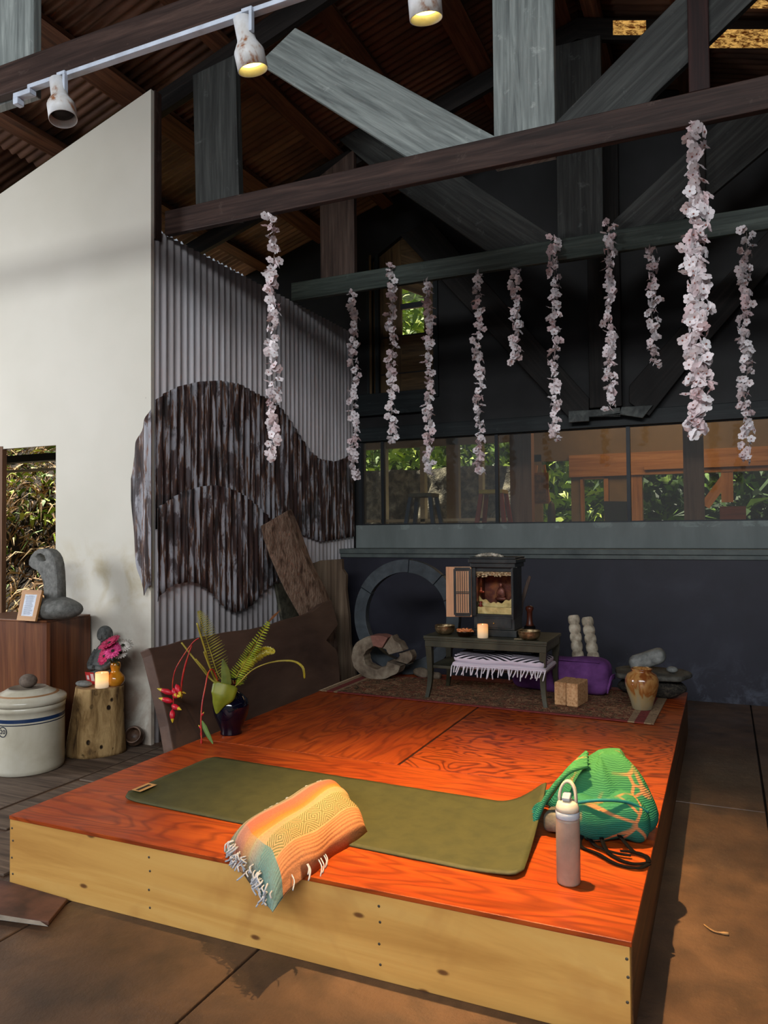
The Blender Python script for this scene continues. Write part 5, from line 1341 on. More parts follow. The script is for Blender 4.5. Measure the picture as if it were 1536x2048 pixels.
tag(new_obj('seated_statue', mb, mott('dark_cast_stone', [(60, 62, 60), (80, 82, 80), (96, 98, 95)], 40, rough=0.85, bump=0.35, bdist=0.002), origin=q), 'dark grey stone statue of a seated bald figure on the tree stump', 'statue')
candle(Vector((-3.712, 3.782, st_z)), 0.042, 0.098, 'glowing yellow pillar candle at the front of the tree stump', 1.0)
gq = Vector((-3.635, 3.80, st_z)); gq = Vector((-3.675, 3.865, st_z))
MAMB = mott('amber_glaze', [(150, 88, 14), (190, 122, 26), (206, 142, 44)], 8, rough=0.12, spec=0.6, bump=0.03)
tag(new_obj('gourd_vase', MB().lathe([(0.034, 0), (0.048, 0.008), (0.060, 0.035), (0.056, 0.062), (0.036, 0.085), (0.026, 0.098), (0.030, 0.112), (0.034, 0.128), (0.031, 0.148), (0.027, 0.152), (0.024, 0.146), (0.024, 0.10), (0, 0.09)], gq, 32), MAMB, origin=gq), 'amber glazed double-gourd vase with cut flowers on the tree stump', 'vase')
q = Vector((-3.835, 3.752, st_z)); rock('stone', (q.x, q.y, st_z), (0.135, 0.07, 0.042), MSTN, 'flat grey stone at the left front of the tree stump', 14)
q = Vector((-3.842, 3.812, st_z))
T = thing('card', q, 'small red printed card propped on the stump behind the flat stone', 'card')
mb = MB().frame(q+Vector((0, 0, 0.045)), (0.075, 0.0015, 0.085), Y=(0, 1, 0.25), Z=(0, -0.25, 1)); part('card_sheet', mb, mott('red_print', [(150, 28, 30), (186, 50, 46)], 30, rough=0.5, bump=0), T)
mb = MB().frame(q+Vector((0.022, -0.004, 0.052)), (0.026, 0.001, 0.05), Y=(0, 1, 0.25), Z=(0, -0.25, 1)); mb.frame(q+Vector((-0.016, -0.004, 0.050)), (0.02, 0.001, 0.03), Y=(0, 1, 0.25), Z=(0, -0.25, 1)); part('pale_motif', mb, plain('pale_pink_print', (206, 176, 172), 0.6), T)
# cut flowers
def petal_flower(mb, c_, n_, r0, L, w_, nrm_, mi, cup=0.25, layers=1):
    nrm_ = Vector(nrm_).normalized(); U = nrm_.orthogonal().normalized(); V_ = nrm_.cross(U)
    for ly in range(layers):
        for k in range(n_):
            a = 2*pi*(k+0.5*ly)/n_+random.uniform(-.08, .08); d_ = U*cos(a)+V_*sin(a); s_ = nrm_.cross(d_)
            L2 = L*(1-0.25*ly)*random.uniform(.9, 1.05); cu_ = cup+0.25*ly
            pr_ = [(0.0, 0.35), (0.4, 1.0), (0.75, 0.95), (1.0, 0.25)]; b = len(mb.v)
            for q_, wd in pr_:
                p = c_ + d_*(r0+q_*L2) + nrm_*(cu_*L2*(q_**1.0)*(1-0.6*q_)+0.001)
                mb.v += [p-s_*w_*wd/2, p+s_*w_*wd/2]
            for i in range(3):
                mb.f.append([b+2*i, b+2*i+1, b+2*i+3, b+2*i+2]); mb.uv.append(None); mb.mi.append(mi); mb.sm.append(True)
MMAG = plain('magenta_petal', (176, 22, 76), 0.55); MPNK = plain('pink_petal', (206, 62, 122), 0.55); MREDP = plain('rose_petal', (190, 34, 84), 0.55); MWHP = plain('white_petal', (216, 210, 200), 0.55); MSTEM = plain('leaf_stem', (56, 84, 34), 0.5); MFDARK = plain('dark_flower_centre', (36, 40, 22), 0.7)
random.seed(6); mouth = gq+Vector((0, 0, 0.140))
fls = [((219, 1286), (-0.2, -0.5, 0.85), 0.062, 0.020, MMAG, 22, 'magenta gerbera flower, topmost in the gourd vase'), ((226, 1302), (0.1, -0.75, 0.6), 0.050, 0.013, MPNK, 22, 'bright pink gerbera in the middle of the gourd vase bunch'),
       ((209, 1312), (-0.3, -0.85, 0.35), 0.052, 0.018, MREDP, 20, 'rose-red gerbera hanging lowest over the candle'), ((246, 1291), (0.45, -0.40, 0.85), 0.050, 0.013, MWHP, 20, 'white daisy flower on the right of the bunch'), ((241, 1306), (0.3, -0.6, 0.6), 0.036, 0.011, MWHP, 18, 'smaller white daisy flower low beside the pink gerbera')]
for ((px, py), nn, L, w_, m_, cnt, lab), off in zip(fls, (0.075, 0.095, 0.10, 0.02, 0.03)):
    c_ = wy(px, py, gq.y-off); T = thing('cut_flower', mouth, lab, 'flower', 'cut flowers in the gourd vase')
    mb = MB(); petal_flower(mb, c_, cnt, 0.008, L*1.12, w_*1.25, nn, 0, 0.22, 2); part('petals', mb, m_, T, solid=0.0008)
    n2 = Vector(nn).normalized(); part('flower_centre', MB().ell(c_+n2*0.004, (0.022, 0.022, 0.012), 5, Z=n2, X=n2.orthogonal(), Y=n2.cross(n2.orthogonal())), MFDARK, T)
    part('stem', MB().tube(smooth_curve([mouth+Vector((0, 0, -0.03)), mouth+Vector((0, 0, 0.02)), c_-n2*0.04, c_-n2*0.002], 6), 0.0022, 6), MSTEM, T)
mb = MB()
for k, (dx, dz_) in enumerate(((0.045, 0.035), (0.065, 0.015), (0.02, 0.05), (-0.02, 0.03))):
    a = mouth+Vector((dx*0.2, -0.01, 0)); b_ = mouth+Vector((dx, -0.035, dz_)); s_ = Vector((0.2, -0.3, 1)).normalized()*0.016
    mb.add([a, a.lerp(b_, .5)+s_, b_, a.lerp(b_, .5)-s_], [(0, 1, 2, 3)])
tag(new_obj('leaf_sprig', mb, plain('dark_leaf', (44, 60, 30), 0.5), origin=mouth, solid=0.001), 'dark green leaves at the mouth of the gourd vase', 'leaf')
# clay pot lying on its side
q = Vector((-3.660, 4.020, 0.0755)); ax_ = Vector((0.40, -0.75, 0.42)).normalized()
mbp = MB().lathe([(0.030, -0.055), (0.052, -0.045), (0.066, -0.015), (0.066, 0.012), (0.054, 0.036), (0.056, 0.044), (0.052, 0.048), (0.044, 0.042), (0.050, 0.010), (0.045, -0.03), (0, -0.042)], q, 32, axis=ax_)
dz = min(v_.z for v_ in mbp.v)-0.0125
for v_ in mbp.v: v_.z -= dz
tag(new_obj('clay_pot', mbp, mott('brown_clay', [(62, 44, 34), (98, 74, 58), (124, 98, 80)], 20, rough=0.45, bump=0.2), origin=(q.x, q.y, 0)), 'small brown clay pot tipped on its side at the foot of the partition', 'pot')

# ================================================================ VASE WITH FERNS AND HELICONIA
vq = Vector((-2.618, 3.665, PZ))
t = NT('cobalt_glass'); t.b.inputs['Transmission Weight'].default_value = 0.35; MCOB = t.fin((7, 8, 30), 0.06, 0, 0.6)
tag(new_obj('glass_vase', MB().lathe([(0.060, 0), (0.062, 0.006), (0.058, 0.022), (0.075, 0.060), (0.096, 0.110), (0.104, 0.155), (0.096, 0.195), (0.066, 0.226), (0.040, 0.245), (0.033, 0.275), (0.040, 0.305), (0.056, 0.325), (0.052, 0.324), (0.030, 0.275), (0.036, 0.246), (0.09, 0.19), (0.098, 0.155), (0.09, 0.11), (0.0, 0.03)], vq, 40), MCOB, origin=vq), 'dark cobalt blue glass vase holding ferns on the platform corner', 'vase')
mouth = vq+Vector((0, 0, 0.315)); VIEW = Vector((0.55, -0.82, 0.1)).normalized()
def leafmat(name, a, b, c__):
    t = NT(name); v = t.coord('Object'); c_ = t.ramp(t.noise(v, 8, 3), [(0.35, a), (0.5, b), (0.7, c__)])
    t.b.inputs['Subsurface Weight'].default_value = 0.0
    return t.fin(c_, 0.45, 0, 0.35)
MF1 = leafmat('olive_fern', (86, 84, 18), (120, 116, 30), (146, 140, 48)); MF2 = leafmat('bright_fern', (104, 124, 24), (142, 160, 42), (170, 184, 70)); MF3 = leafmat('yellow_fern', (120, 108, 16), (150, 136, 26), (170, 156, 50)); MLEAF = leafmat('deep_leaf', (84, 92, 18), (108, 116, 26), (132, 136, 40)); MSTK = leafmat('yellow_stalk', (116, 104, 30), (146, 132, 46), (170, 154, 70))
def frond(path, mat_, lab, l0, l1, wide, start=0.25, sides=(1, 1), rach=0.003, curl=0.3, n_=46, cat='fern'):
    cv = smooth_curve(path, 10); T = thing('fern_frond', path[0], lab, cat, 'fern fronds in the cobalt vase')
    mb = MB().tube(cv, [lerp(rach*1.3, rach*0.5, i/(len(cv)-1)) for i in range(len(cv))], 6); part('rachis', mb, MSTK, T)
    lf = MB(); N_ = len(cv)-1
    for k in range(n_):
        a = start+(1-start)*k/(n_-1); i = min(N_-1, int(a*N_)); p = cv[i].lerp(cv[i+1], a*N_-i); tt = (cv[i+1]-cv[i]).normalized()
        side = tt.cross(VIEW).normalized(); b_ = (a-start)/(1-start)
        L = lerp(l0, l1, b_)*(1-b_**5)**0.5*(0.55+0.45*min(1, b_*6)) + 0.002
        for sg, on in ((1, sides[0]), (-1, sides[1])):
            if not on: continue
            d_ = (side*sg + tt*0.22 + VIEW*random.uniform(-.15, .3)).normalized(); L2 = L*on*random.uniform(.9, 1.08); w_ = wide*random.uniform(.85, 1.1)
            s_ = tt; q0 = p; q1 = p+d_*L2*0.5+VIEW*0.006; q2_ = p+d_*L2+Vector((0, 0, -curl*L2*0.35))+tt*0.1*L2
            lf.add([q0-s_*w_*.5, q0+s_*w_*.5, q1+s_*w_*.55, q1-s_*w_*.5, q2_+s_*w_*0.12, q2_-s_*w_*0.12], [(0, 1, 2, 3), (3, 2, 4, 5)], smooth=True)
    part('leaflets', lf, mat_, T); return T
random.seed(31)
w3 = lambda x, y, Y=3.62: wy(x, y, Y)
frond([mouth+Vector((0, 0, -0.05)), w3(438, 1352, 3.66), w3(420, 1300, 3.64), w3(406, 1255, 3.62), w3(396, 1222, 3.60)], MF1, 'tall olive fern frond rising at the left of the cobalt vase', 0.105, 0.045, 0.0055, 0.22, (1.0, 0.35), n_=32)
frond([mouth+Vector((0.01, 0, -0.05)), w3(468, 1362, 3.66), w3(490, 1325, 3.64), w3(512, 1288, 3.62), w3(538, 1243, 3.6)], MF2, 'bright green fern frond slanting up to the right', 0.060, 0.030, 0.009, 0.10, (1, 1), n_=36)
frond([mouth+Vector((0.01, .01, -0.05)), w3(475, 1362, 3.70), w3(494, 1328, 3.70), w3(518, 1307, 3.69), w3(536, 1300, 3.68), w3(549, 1304, 3.67)], MF3, 'short yellow-green fern frond bending right behind the bright frond', 0.040, 0.020, 0.010, 0.30, (1, 1), n_=40)
frond([mouth+Vector((0.012, 0, -0.05)), w3(474, 1370, 3.64), w3(505, 1340, 3.62), w3(545, 1324, 3.6), w3(585, 1322, 3.58), w3(605, 1334, 3.57), w3(609, 1356, 3.57)], MF3, 'thin arching fern stalk with stunted leaflets reaching far right', 0.003, 0.007, 0.005, 0.45, (1, 1), n_=50, rach=0.0035)
MTIPB = plain('brown_frond_tip', (96, 58, 26), 0.7)
p = [w3(538, 1243, 3.6), w3(550, 1230, 3.6), w3(562, 1219, 3.6)]
mb = MB(); d_ = (p[2]-p[0]).normalized().cross(VIEW)*0.008
mb.add([p[0]-d_*.6, p[0]+d_*.6, p[1]+d_, p[1]-d_, p[2]], [(0, 1, 2, 3), (3, 2, 4)])
tag(new_obj('dried_leaf_tip', mb, MTIPB, origin=p[0], solid=0.001), 'dry brown pointed tip above the bright fern frond', 'leaf')
stalks = [((363, 1285), (392, 1322), (426, 1362), 'cut yellow stalk pointing far left with a nodding flower'), ((394, 1246), (408, 1292), (430, 1358), 'tall cut yellow stalk beside the olive fern'), ((391, 1318), (410, 1340), (424, 1360), 'short cut yellow stalk at the left of the vase'), ((408, 1303), (420, 1335), (434, 1362), 'middle cut yellow stalk in front of the olive fern')]
for a, b, c_, lab in stalks:
    tag(new_obj('cut_stalk', MB().tube(smooth_curve([w3(*a, 3.57), w3(*b, 3.60), w3(*c_, 3.64), mouth+Vector((0, 0, -0.06))], 7), [0.0055]*14+[0.006]*8, 8), MSTK, origin=mouth), lab, 'stalk', 'cut stalks in the cobalt vase')
def leafblade(name, path, widths, lab, mat_, fold=0.25):
    cv = smooth_curve(path, 6); n = len(cv)-1; mb = MB()
    def fn(u, v_):
        i = min(n-1, int(u*n)); p = cv[i].lerp(cv[i+1], u*n-i); tt = (cv[i+1]-cv[i]).normalized(); s_ = tt.cross(VIEW).normalized()
        x = 2*v_-1; w_ = interp(widths, u); return p + s_*x*w_ - VIEW*abs(x)*w_*fold
    mb.grid(fn, 30, 8)
    return tag(new_obj(name, mb, mat_, origin=path[0], solid=0.0012), lab, 'leaf')
leafblade('heart_leaf', [w3(452, 1368, 3.57), w3(445, 1392, 3.545), w3(438, 1408, 3.54), w3(433, 1428, 3.54)], [(0, 0.050), (0.08, 0.072), (0.35, 0.066), (0.7, 0.034), (1, 0.002)], 'broad heart-shaped leaf hanging over the front of the cobalt vase', MLEAF)
leafblade('upright_leaf', [w3(453, 1385, 3.61), w3(452, 1352, 3.60), w3(446, 1318, 3.59)], [(0, 0.006), (0.3, 0.030), (0.65, 0.024), (1, 0.002)], 'narrow upright green leaf between the ferns', leafmat('grey_green_leaf', (76, 88, 36), (98, 110, 48), (120, 128, 64)))
leafblade('hanging_leaf', [w3(404, 1441, 3.44), w3(413, 1463, 3.43), w3(426, 1488, 3.42)], [(0, 0.002), (0.35, 0.013), (0.7, 0.011), (1, 0.002)], 'slim green leaf hanging from the drooping red flower stalk', leafmat('slim_green_leaf', (52, 84, 30), (74, 106, 40), (94, 124, 54)))
MHEL = plain('heliconia_red', (186, 24, 44), 0.4); MHY = plain('heliconia_yellow', (206, 178, 44), 0.4); MHST = mott('red_stalk', [(140, 20, 24), (176, 40, 36), (186, 92, 40)], 16, rough=0.4)
def bract(mb, a, b, w_, mi):
    a, b = Vector(a), Vector(b); ax_ = (b-a); L = ax_.length
    pr_ = [(0.001, 0), (w_*0.8, L*0.2), (w_, L*0.42), (w_*0.62, L*0.72)]
    mb.lathe(pr_, a, 10, axis=ax_, mi=0); mb.lathe([(w_*0.62, L*0.72), (w_*0.3, L*0.9), (0.001, L)], a, 10, axis=ax_, mi=1)
# first flower: red stem from the left stalk, spray of red and yellow bracts
T = thing('heliconia_flower', w3(380, 1290, 3.56), 'hanging heliconia spray with red bracts and yellow tips, farthest left', 'flower')
stc = smooth_curve([w3(398, 1276, 3.60), w3(384, 1287, 3.57), w3(360, 1322, 3.52), w3(349, 1345, 3.5), w3(345, 1372, 3.5), w3(347, 1400, 3.5), w3(345, 1425, 3.5)], 7)
part('stem', MB().tube(stc, 0.0032, 7), MHST, T)
for (a, b) in (((348, 1388), (314, 1377)), ((346, 1390), (361, 1393)), ((347, 1404), (317, 1396)), ((343, 1410), (363, 1420)), ((345, 1418), (345, 1446)), ((347, 1376), (352, 1394)), ((352, 1368), (362, 1392))):
    mb = MB(); bract(mb, w3(*a, 3.50), w3(*b, 3.47), 0.017, 0); part('bract', mb, [MHEL, MHY], T)
T = thing('heliconia_flower', w3(372, 1308, 3.55), 'short red heliconia stalk with a yellow bud, right of the hanging spray', 'flower')
part('stem', MB().tube(smooth_curve([w3(384, 1290, 3.58), w3(376, 1312, 3.55), w3(367, 1345, 3.54), w3(363, 1372, 3.54), w3(364, 1388, 3.54)], 6), [0.004]*8+[0.0055]*10+[0.004]*7, 7), MHST, T)
mb = MB(); bract(mb, w3(364, 1384, 3.54), w3(372, 1387, 3.53), 0.006, 0); bract(mb, w3(364, 1386, 3.54), w3(363, 1397, 3.54), 0.006, 0); part('bud', mb, [MHY, MHY], T)
T = thing('heliconia_flower', w3(425, 1342, 3.58), 'long drooping heliconia stalk reaching down to the platform edge', 'flower')
part('stem', MB().tube(smooth_curve([w3(436, 1362, 3.63), w3(426, 1340, 3.58), w3(417, 1345, 3.54), w3(411, 1372, 3.5), w3(404, 1410, 3.46), w3(402, 1445, 3.44), w3(403, 1478, 3.43), w3(403, 1491, 3.43)], 7), [0.004]*50, 7), MHST, T)
for a, b in (((403, 1432), (408, 1424)), ((403, 1458), (397, 1450)), ((403, 1462), (402, 1476)), ((403, 1478), (403, 1493))):
    mb = MB(); bract(mb, w3(*a, 3.44), w3(*b, 3.435), 0.0065, 0); part('bract', mb, [MHEL, MHY], T)

# ================================================================ GARLANDS AND TRACK LIGHTS
t = NT('blossom_petal'); oi = t.n('ObjectInfo')
c = t.ramp(oi.outputs['Random'], [(0.0, (230, 206, 208)), (0.35, (244, 234, 236)), (0.7, (250, 246, 248)), (1.0, (238, 222, 222))])
MBLO = t.fin(c, 0.7, 0, 0.2)
MBLC = plain('blossom_centre', (150, 96, 84), 0.7); MSTR = plain('garland_string', (170, 160, 150), 0.8)
random.seed(17)
def blossom_cluster(seed):
    random.seed(seed); mb = MB()
    for k in range(3):
        c_ = Vector((random.uniform(-.020, .020), random.uniform(-.018, .018), random.uniform(-.014, .014)))
        n_ = Vector((random.uniform(-1, 1), random.uniform(-1.2, 0.6), random.uniform(-.5, .7)))
        petal_flower(mb, c_, 5, 0.003, 0.024, 0.022, n_, 0, 0.45, 1)
        mb.ell(c_+n_.normalized()*0.004, (0.008, 0.008, 0.008), 2, mi=1)
    return mb
CL = []
for s in range(5):
    me_o = new_obj('blossom_source', blossom_cluster(s+40), [MBLO, MBLC]); CL.append(me_o.data); bpy.data.objects.remove(me_o)
GAR = [((545, 432), 912, Y1-0.012, 1.0, 'blossom garland hanging from the brown chord, leftmost of all'), ((707, 590), 955, Y2+0.02, 1.0, 'second garland from the left, end level with the brown chord post'),
       ((783, 527), 880, Y2-0.02, 1.0, 'blossom garland pinned on the green chord in front of the gable window\'s left side'), ((857, 565), 945, Y2+0.02, 1.0, 'blossom garland hanging at the right edge of the gable window'),
       ((957, 550), 945, Y2+0.02, 1.0, 'long blossom garland between the gable window and the shortest left garland'), ((1030, 545), 725, Y2+0.02, 1.0, 'short blossom garland left of the centre post'),
       ((1108, 475), 875, Y2-0.02, 1.0, 'blossom garland pinned to the green chord at the foot of the left brace'), ((1218, 445), 812, Y2-0.02, 1.0, 'blossom garland hanging in front of the back centre post'),
       ((1305, 500), 730, Y2+0.02, 1.0, 'short blossom garland right of the back centre post'), ((1390, 250), 870, Y1-0.015, 1.12, 'thickest and nearest blossom garland, doubled, from the brown chord'),
       ((1490, 460), 922, Y2-0.0, 1.0, 'rightmost blossom garland hanging from the green chord')]
random.seed(23)
for (px, py), pb_, Y, scl, lab in GAR:
    a, b = wy(px, py, Y), wy(px+(6 if scl > 1 else 2), pb_, Y); b.x = lerp(b.x, a.x, 0.2)
    if abs(Y-(Y2+0.02)) < 1e-6: a.z = CZ0-0.006
    if abs(Y-Y2) < 1e-6: a.z = CZ0-0.006
    T = thing('blossom_garland', a, lab, 'garland', 'blossom garlands'); L = a.z-b.z
    n = int(L/0.0345/(1 if scl == 1 else 1)); pts = []
    for k in range(n+1):
        u = k/n; pts.append(a.lerp(b, u)+Vector((0.012*sin(u*23+px), 0.006*cos(u*17+px), 0)))
    part('string', MB().tube(pts, 0.0016, 4), MSTR, T)
    for s_ in range(1 if scl == 1 else 2):
        for k in range(n+1):
            if s_ and k < n*0.22: continue
            o = bpy.data.objects.new('blossom', CL[random.randrange(5)]); COL.objects.link(o); o.parent = T
            sx = (1 if k % 2 else -1)*random.uniform(0.008, 0.026)
            p = pts[k]-a + Vector((sx + (0.019*(s_*2-1) if scl > 1 and k > n*0.2 and k < n*0.9 else 0), random.uniform(-.018, .010), random.uniform(-.01, .01)))
            if Y < Y1+0.01 and False: pass
            o.location = p; sc_2 = scl*random.uniform(0.98, 1.25); o.scale = (sc_2,)*3
            o.rotation_euler = (random.uniform(-.6, .6), random.uniform(-.6, .6), random.uniform(-.9, .9))

MWHR = mott('rust_speckled_white', [(150, 96, 58), (206, 204, 200), (220, 222, 224), (200, 206, 214)], 9, pos=[0.36, 0.45, 0.58, 0.75], rough=0.45, bump=0.1)
MRAIL = plain('white_rail', (196, 206, 220), 0.4)
yt = Y0-0.03
zr = CZ0-0.018
T = thing('light_track', (-2.2, yt, zr), 'white spotlight track fixed under the nearest truss chord', 'light track')
r0, r1 = wy(60, 190, yt).x, 0.6
part('rail', MB().box(r0, r1, yt-0.017, yt+0.017, zr-0.020, zr), MRAIL, T, bevel=0.002)
mb = MB().box(r0-0.09, r0+0.02, yt-0.02, yt+0.02, zr-0.045, zr-0.021); mb.box(r0-0.09, r0-0.06, yt-0.02, yt+0.02, zr-0.075, zr-0.045)
part('end_feed', mb, MRAIL, T, bevel=0.003)
LMP = [((122, 158), (137, 238), None, 'rust-speckled white spotlight on the track, unlit, leftmost of three', False), ((489, 30), (500, 128), (-1.75, 2.75, 0.2), 'lit white track spotlight before the second truss\'s left brace', True), ((838, -100), (840, 16), (-0.78, 3.0, 0.0), 'lit track spotlight at the top centre, only its glowing mouth in view', True)]
def prof(s_): return [(0.030, 0.0), (0.036, -0.004), (0.038, -0.085), (0.040, -0.095), (0.060, -0.130), (0.062, -0.136), (0.062, -0.205), (0.059, -0.205), (0.058, -0.14), (0.036, -0.105), (0.0, -0.10)]
for k, (a, b, aim, lab, lit) in enumerate(LMP):
    mo = wy(b[0], b[1], yt); bt = wy(a[0], a[1], yt)
    dirv = ((mo-bt).normalized() + Vector((0, 0.22, 0))).normalized() if k else ((mo-bt).normalized()+Vector((0, -0.05, 0))).normalized()
    top = Vector((bt.x, yt, zr-0.055)) if k == 2 else Vector((bt.x, yt-0.02, zr-0.030-0.0))
    if k == 2: top = mo - dirv*0.205; top.y = yt+0.02
    T = thing('track_spotlight', top, lab, 'spotlight', 'track spotlights')
    mb = MB(); mb.lathe([(r_, -h_) for r_, h_ in prof(1)], top, 32, axis=dirv); part('housing', mb, MWHR, T)
    mb = MB(); mb.frame(top+Vector((0.047, 0, -0.030)), (0.014, 0.022, 0.085)); mb.frame(top+Vector((0.030, 0, 0.018)), (0.05, 0.024, 0.016)); part('bracket', mb, MRAIL, T, bevel=0.002)
    t = NT('lamp_face')
    if lit: t.b.inputs['Emission Color'].default_value = (1.0, 0.72, 0.16, 1); t.b.inputs['Emission Strength'].default_value = 6.0
    mm = t.fin((240, 220, 140) if lit else (30, 28, 26), 0.4)
    mb = MB(); mb.lathe([(0.0, 0.176), (0.030, 0.178), (0.050, 0.172), (0.055, 0.150)], top, 28, axis=dirv); part('bulb', mb, mm, T, label='glowing yellow bulb' if lit else 'dark unlit bulb')
    if lit:
        e = (110, 980)[k-1]
        light('spot_beam', 'SPOT', top+dirv*0.23, aim, e, WARM, spot_size=radians((70, 57)[k-1]), spot_blend=1.0, shadow_soft_size=0.03)

# ================================================================ BACK ROOM BEHIND THE WINDOW BAND
MTAN = wood('tan_pine', (128, 86, 50), (168, 118, 72), (190, 142, 96), 'UV', 0, 0.6, 14)
MTAN2 = mott('tan_wallboard', [(108, 90, 66), (126, 106, 80)], 3, rough=0.7)
MPOST = wood('brown_post', (96, 66, 54), (132, 96, 80), (156, 120, 100), 'UV', 0, 0.6, 14)
MPALE = plain('pale_frame', (172, 164, 148), 0.6)
YF = 10.6; RF = 1.12
struct(new_obj('floor_back_room', MB().box(-6.2, 4.3, YU+0.07, YF+0.3, RF-0.1, RF), MTAN2))
struct(new_obj('ceiling_back_room', MB().box(-6.2, 4.3, YU+0.07, YF+0.3, 3.42, 3.5), MTAN2))
struct(new_obj('wall_back_room_right', MB().box(4.2, 4.3, YU+0.07, YF+0.3, RF, 3.42), MTAN2))
X = lambda px, y=960: wy(px, y, YF).x
Z = lambda py, px=1100: wy(px, py, YF).z
mb = MB()
zA, zB = Z(892, 860), Z(922, 1110)
zC = Z(953, 1200)
mb.box(-6.2, X(1062), YF, YF+0.1, zA, 3.42); mb.box(X(1062), X(1142), YF, YF+0.1, zB, 3.42); mb.box(X(1142), 4.3, YF, YF+0.1, zC, 3.42)
mb.box(-6.2, 4.3, YF, YF+0.1, RF, Z(1046))
mb.box(X(1055), X(1083), YF, YF+0.1, RF, zB+0.1, along='Z'); mb.box(X(1142), X(1161), YF, YF+0.1, RF, zC+.1, along='Z'); mb.box(X(1218), X(1265), YF, YF+0.1, RF, zC+.1, along='Z')
mb.box(X(893), X(917), YF, YF+0.1, RF, zA+.1, along='Z')
struct(new_obj('wall_back_room', mb, MTAN2))
mb = MB()
for a, b in ((1161, 1166), (1208, 1217)): mb.box(X(a), X(b), YF-0.03, YF+0.12, Z(1050), zC, along='Z')
mb.box(X(1161), X(1217), YF-0.03, YF+0.12, Z(1050), Z(1046)); mb.box(X(1161), X(1217), YF-.03, YF+.12, zC-0.03, zC)
struct(new_obj('window_8', mb, MTAN))
mb = MB(); mb.box(X(1263), X(1284), YF-0.03, YF+0.12, RF, zC, along='Z'); mb.box(X(1140), 4.2, YF-0.06, YF-0.002, zC, zC+0.30); mb.box(X(1290), 4.2, YF-0.10, YF-0.062, zC+0.06, zC+0.12)
mb.box(X(1442), X(1466), YF-0.05, YF+0.04, Z(1012), zC, along='Z')
p0_, p1_ = wy(1410, 1012, YF-.02), wy(1452, 955, YF-.02); dd_ = (p1_-p0_); mb.frame((p0_+p1_)/2, (dd_.length, 0.05, 0.12), X=dd_, Y=(0, 1, 0), Z=dd_.cross(Vector((0, 1, 0))))
struct(new_obj('window_9', mb, MTAN))
mb = MB()
for a, b in ((841, 850), (958, 966), (762, 772)): mb.box(X(a), X(b), YF-0.02, YF+0.1, RF, zA, along='Z')
mb.box(-6.2, X(1020), YF-0.02, YF+0.08, Z(1040), Z(1034))
struct(new_obj('window_10', mb, MPALE))
YQ = 8.5
for k, (a, b, lab) in enumerate(((1020, 1063, 'brown timber post in the back room, left of the easel'), (1367, 1408, 'brown timber post in the back room, before the orange brace'))):
    q0, q1 = wy(a, 960, YQ).x, wy(b, 960, YQ).x
    tag(new_obj('timber_post', MB().box(q0, q1, YQ, YQ+0.14, RF, 3.42, along='Z'), MPOST, origin=((q0+q1)/2, YQ, RF)), lab, 'post')
def stool(px0, px1, py, Y, legm, topm, lab):
    a, b = wy(px0, py, Y), wy(px1, py, Y); zt2 = a.z; cx_ = (a.x+b.x)/2; w_ = b.x-a.x
    T = thing('stool', (cx_, Y, RF), lab, 'stool')
    part('seat', MB().box(cx_-w_*.36, cx_+w_*.36, Y-0.13, Y+0.13, zt2-0.045, zt2), topm, T, bevel=0.008)
    for sx_ in (-1, 1):
        for sy_ in (-1, 1):
            t0 = Vector((cx_+sx_*w_*.30, Y+sy_*0.10, zt2-0.045)); f0 = Vector((cx_+sx_*w_*.56, Y+sy_*0.19, RF)); dv_ = f0-t0
            part('leg', MB().frame((t0+f0)/2, (dv_.length, 0.042, 0.042), X=dv_, Y=Vector((0, 1, 0)).cross(dv_).cross(dv_), Z=Vector((0, 1, 0)).cross(dv_)), legm, T)
    part('rung', MB().box(cx_-w_*.44, cx_+w_*.44, Y-0.155, Y-0.13, RF+0.22, RF+0.25), legm, T)
stool(815, 880, 988, 8.2, plain('blue_paint', (48, 72, 104), 0.5), plain('grey_seat', (84, 82, 76), 0.6), 'blue-legged stool with a dark seat seen through the window band')
stool(955, 1020, 981, 8.2, plain('red_paint', (142, 44, 34), 0.5), plain('yellow_seat', (172, 146, 46), 0.5), 'red-legged stool with a yellow seat seen through the window band')
# easel with a brown painting
YE = 9.5
T = thing('easel', (wy(1080, 1000, YE).x, YE, RF), 'wooden easel holding a brown panel in the back room', 'easel')
a, b = wy(1064, 1008, YE), wy(1097, 945, YE)
part('painting', MB().box(a.x, b.x, YE-0.02, YE, a.z, b.z), [wood('painting_frame', (96, 60, 32), (130, 86, 50), (150, 104, 66))], T)
part('picture_field', MB().box(a.x+.03, b.x-.03, YE-0.026, YE-0.0205, a.z+.03, b.z-.03), mott('brown_painting', [(70, 46, 28), (110, 76, 46), (140, 104, 66)], 14), T)
for dx_ in (-0.16, 0.16):
    t0 = Vector(((a.x+b.x)/2+dx_*0.3, YE+0.02, b.z+0.1)); f0 = Vector(((a.x+b.x)/2+dx_*1.2, YE+0.02, RF)); dv_ = f0-t0
    part('leg', MB().frame((t0+f0)/2, (dv_.length, 0.03, 0.03), X=dv_, Y=(0, 1, 0), Z=dv_.cross(Vector((0, 1, 0)))), MTAN, T)
a, b = wy(1213, 1046, 9.0), wy(1250, 1003, 9.0)
tag(new_obj('dark_chair_back', MB().prism([(a.x, 9.0, RF), (b.x, 9.0, RF), (b.x+0.02, 9.0, b.z), (a.x-0.03, 9.0, b.z+0.01)], (0, 0.06, 0)), plain('dark_olive_panel', (38, 36, 28), 0.6), origin=(a.x, 9.0, RF)), 'dark upright panel standing by the orange window frame', 'panel')
a, b = wy(1440, 1050, 9.4), wy(1492, 1012, 9.4)
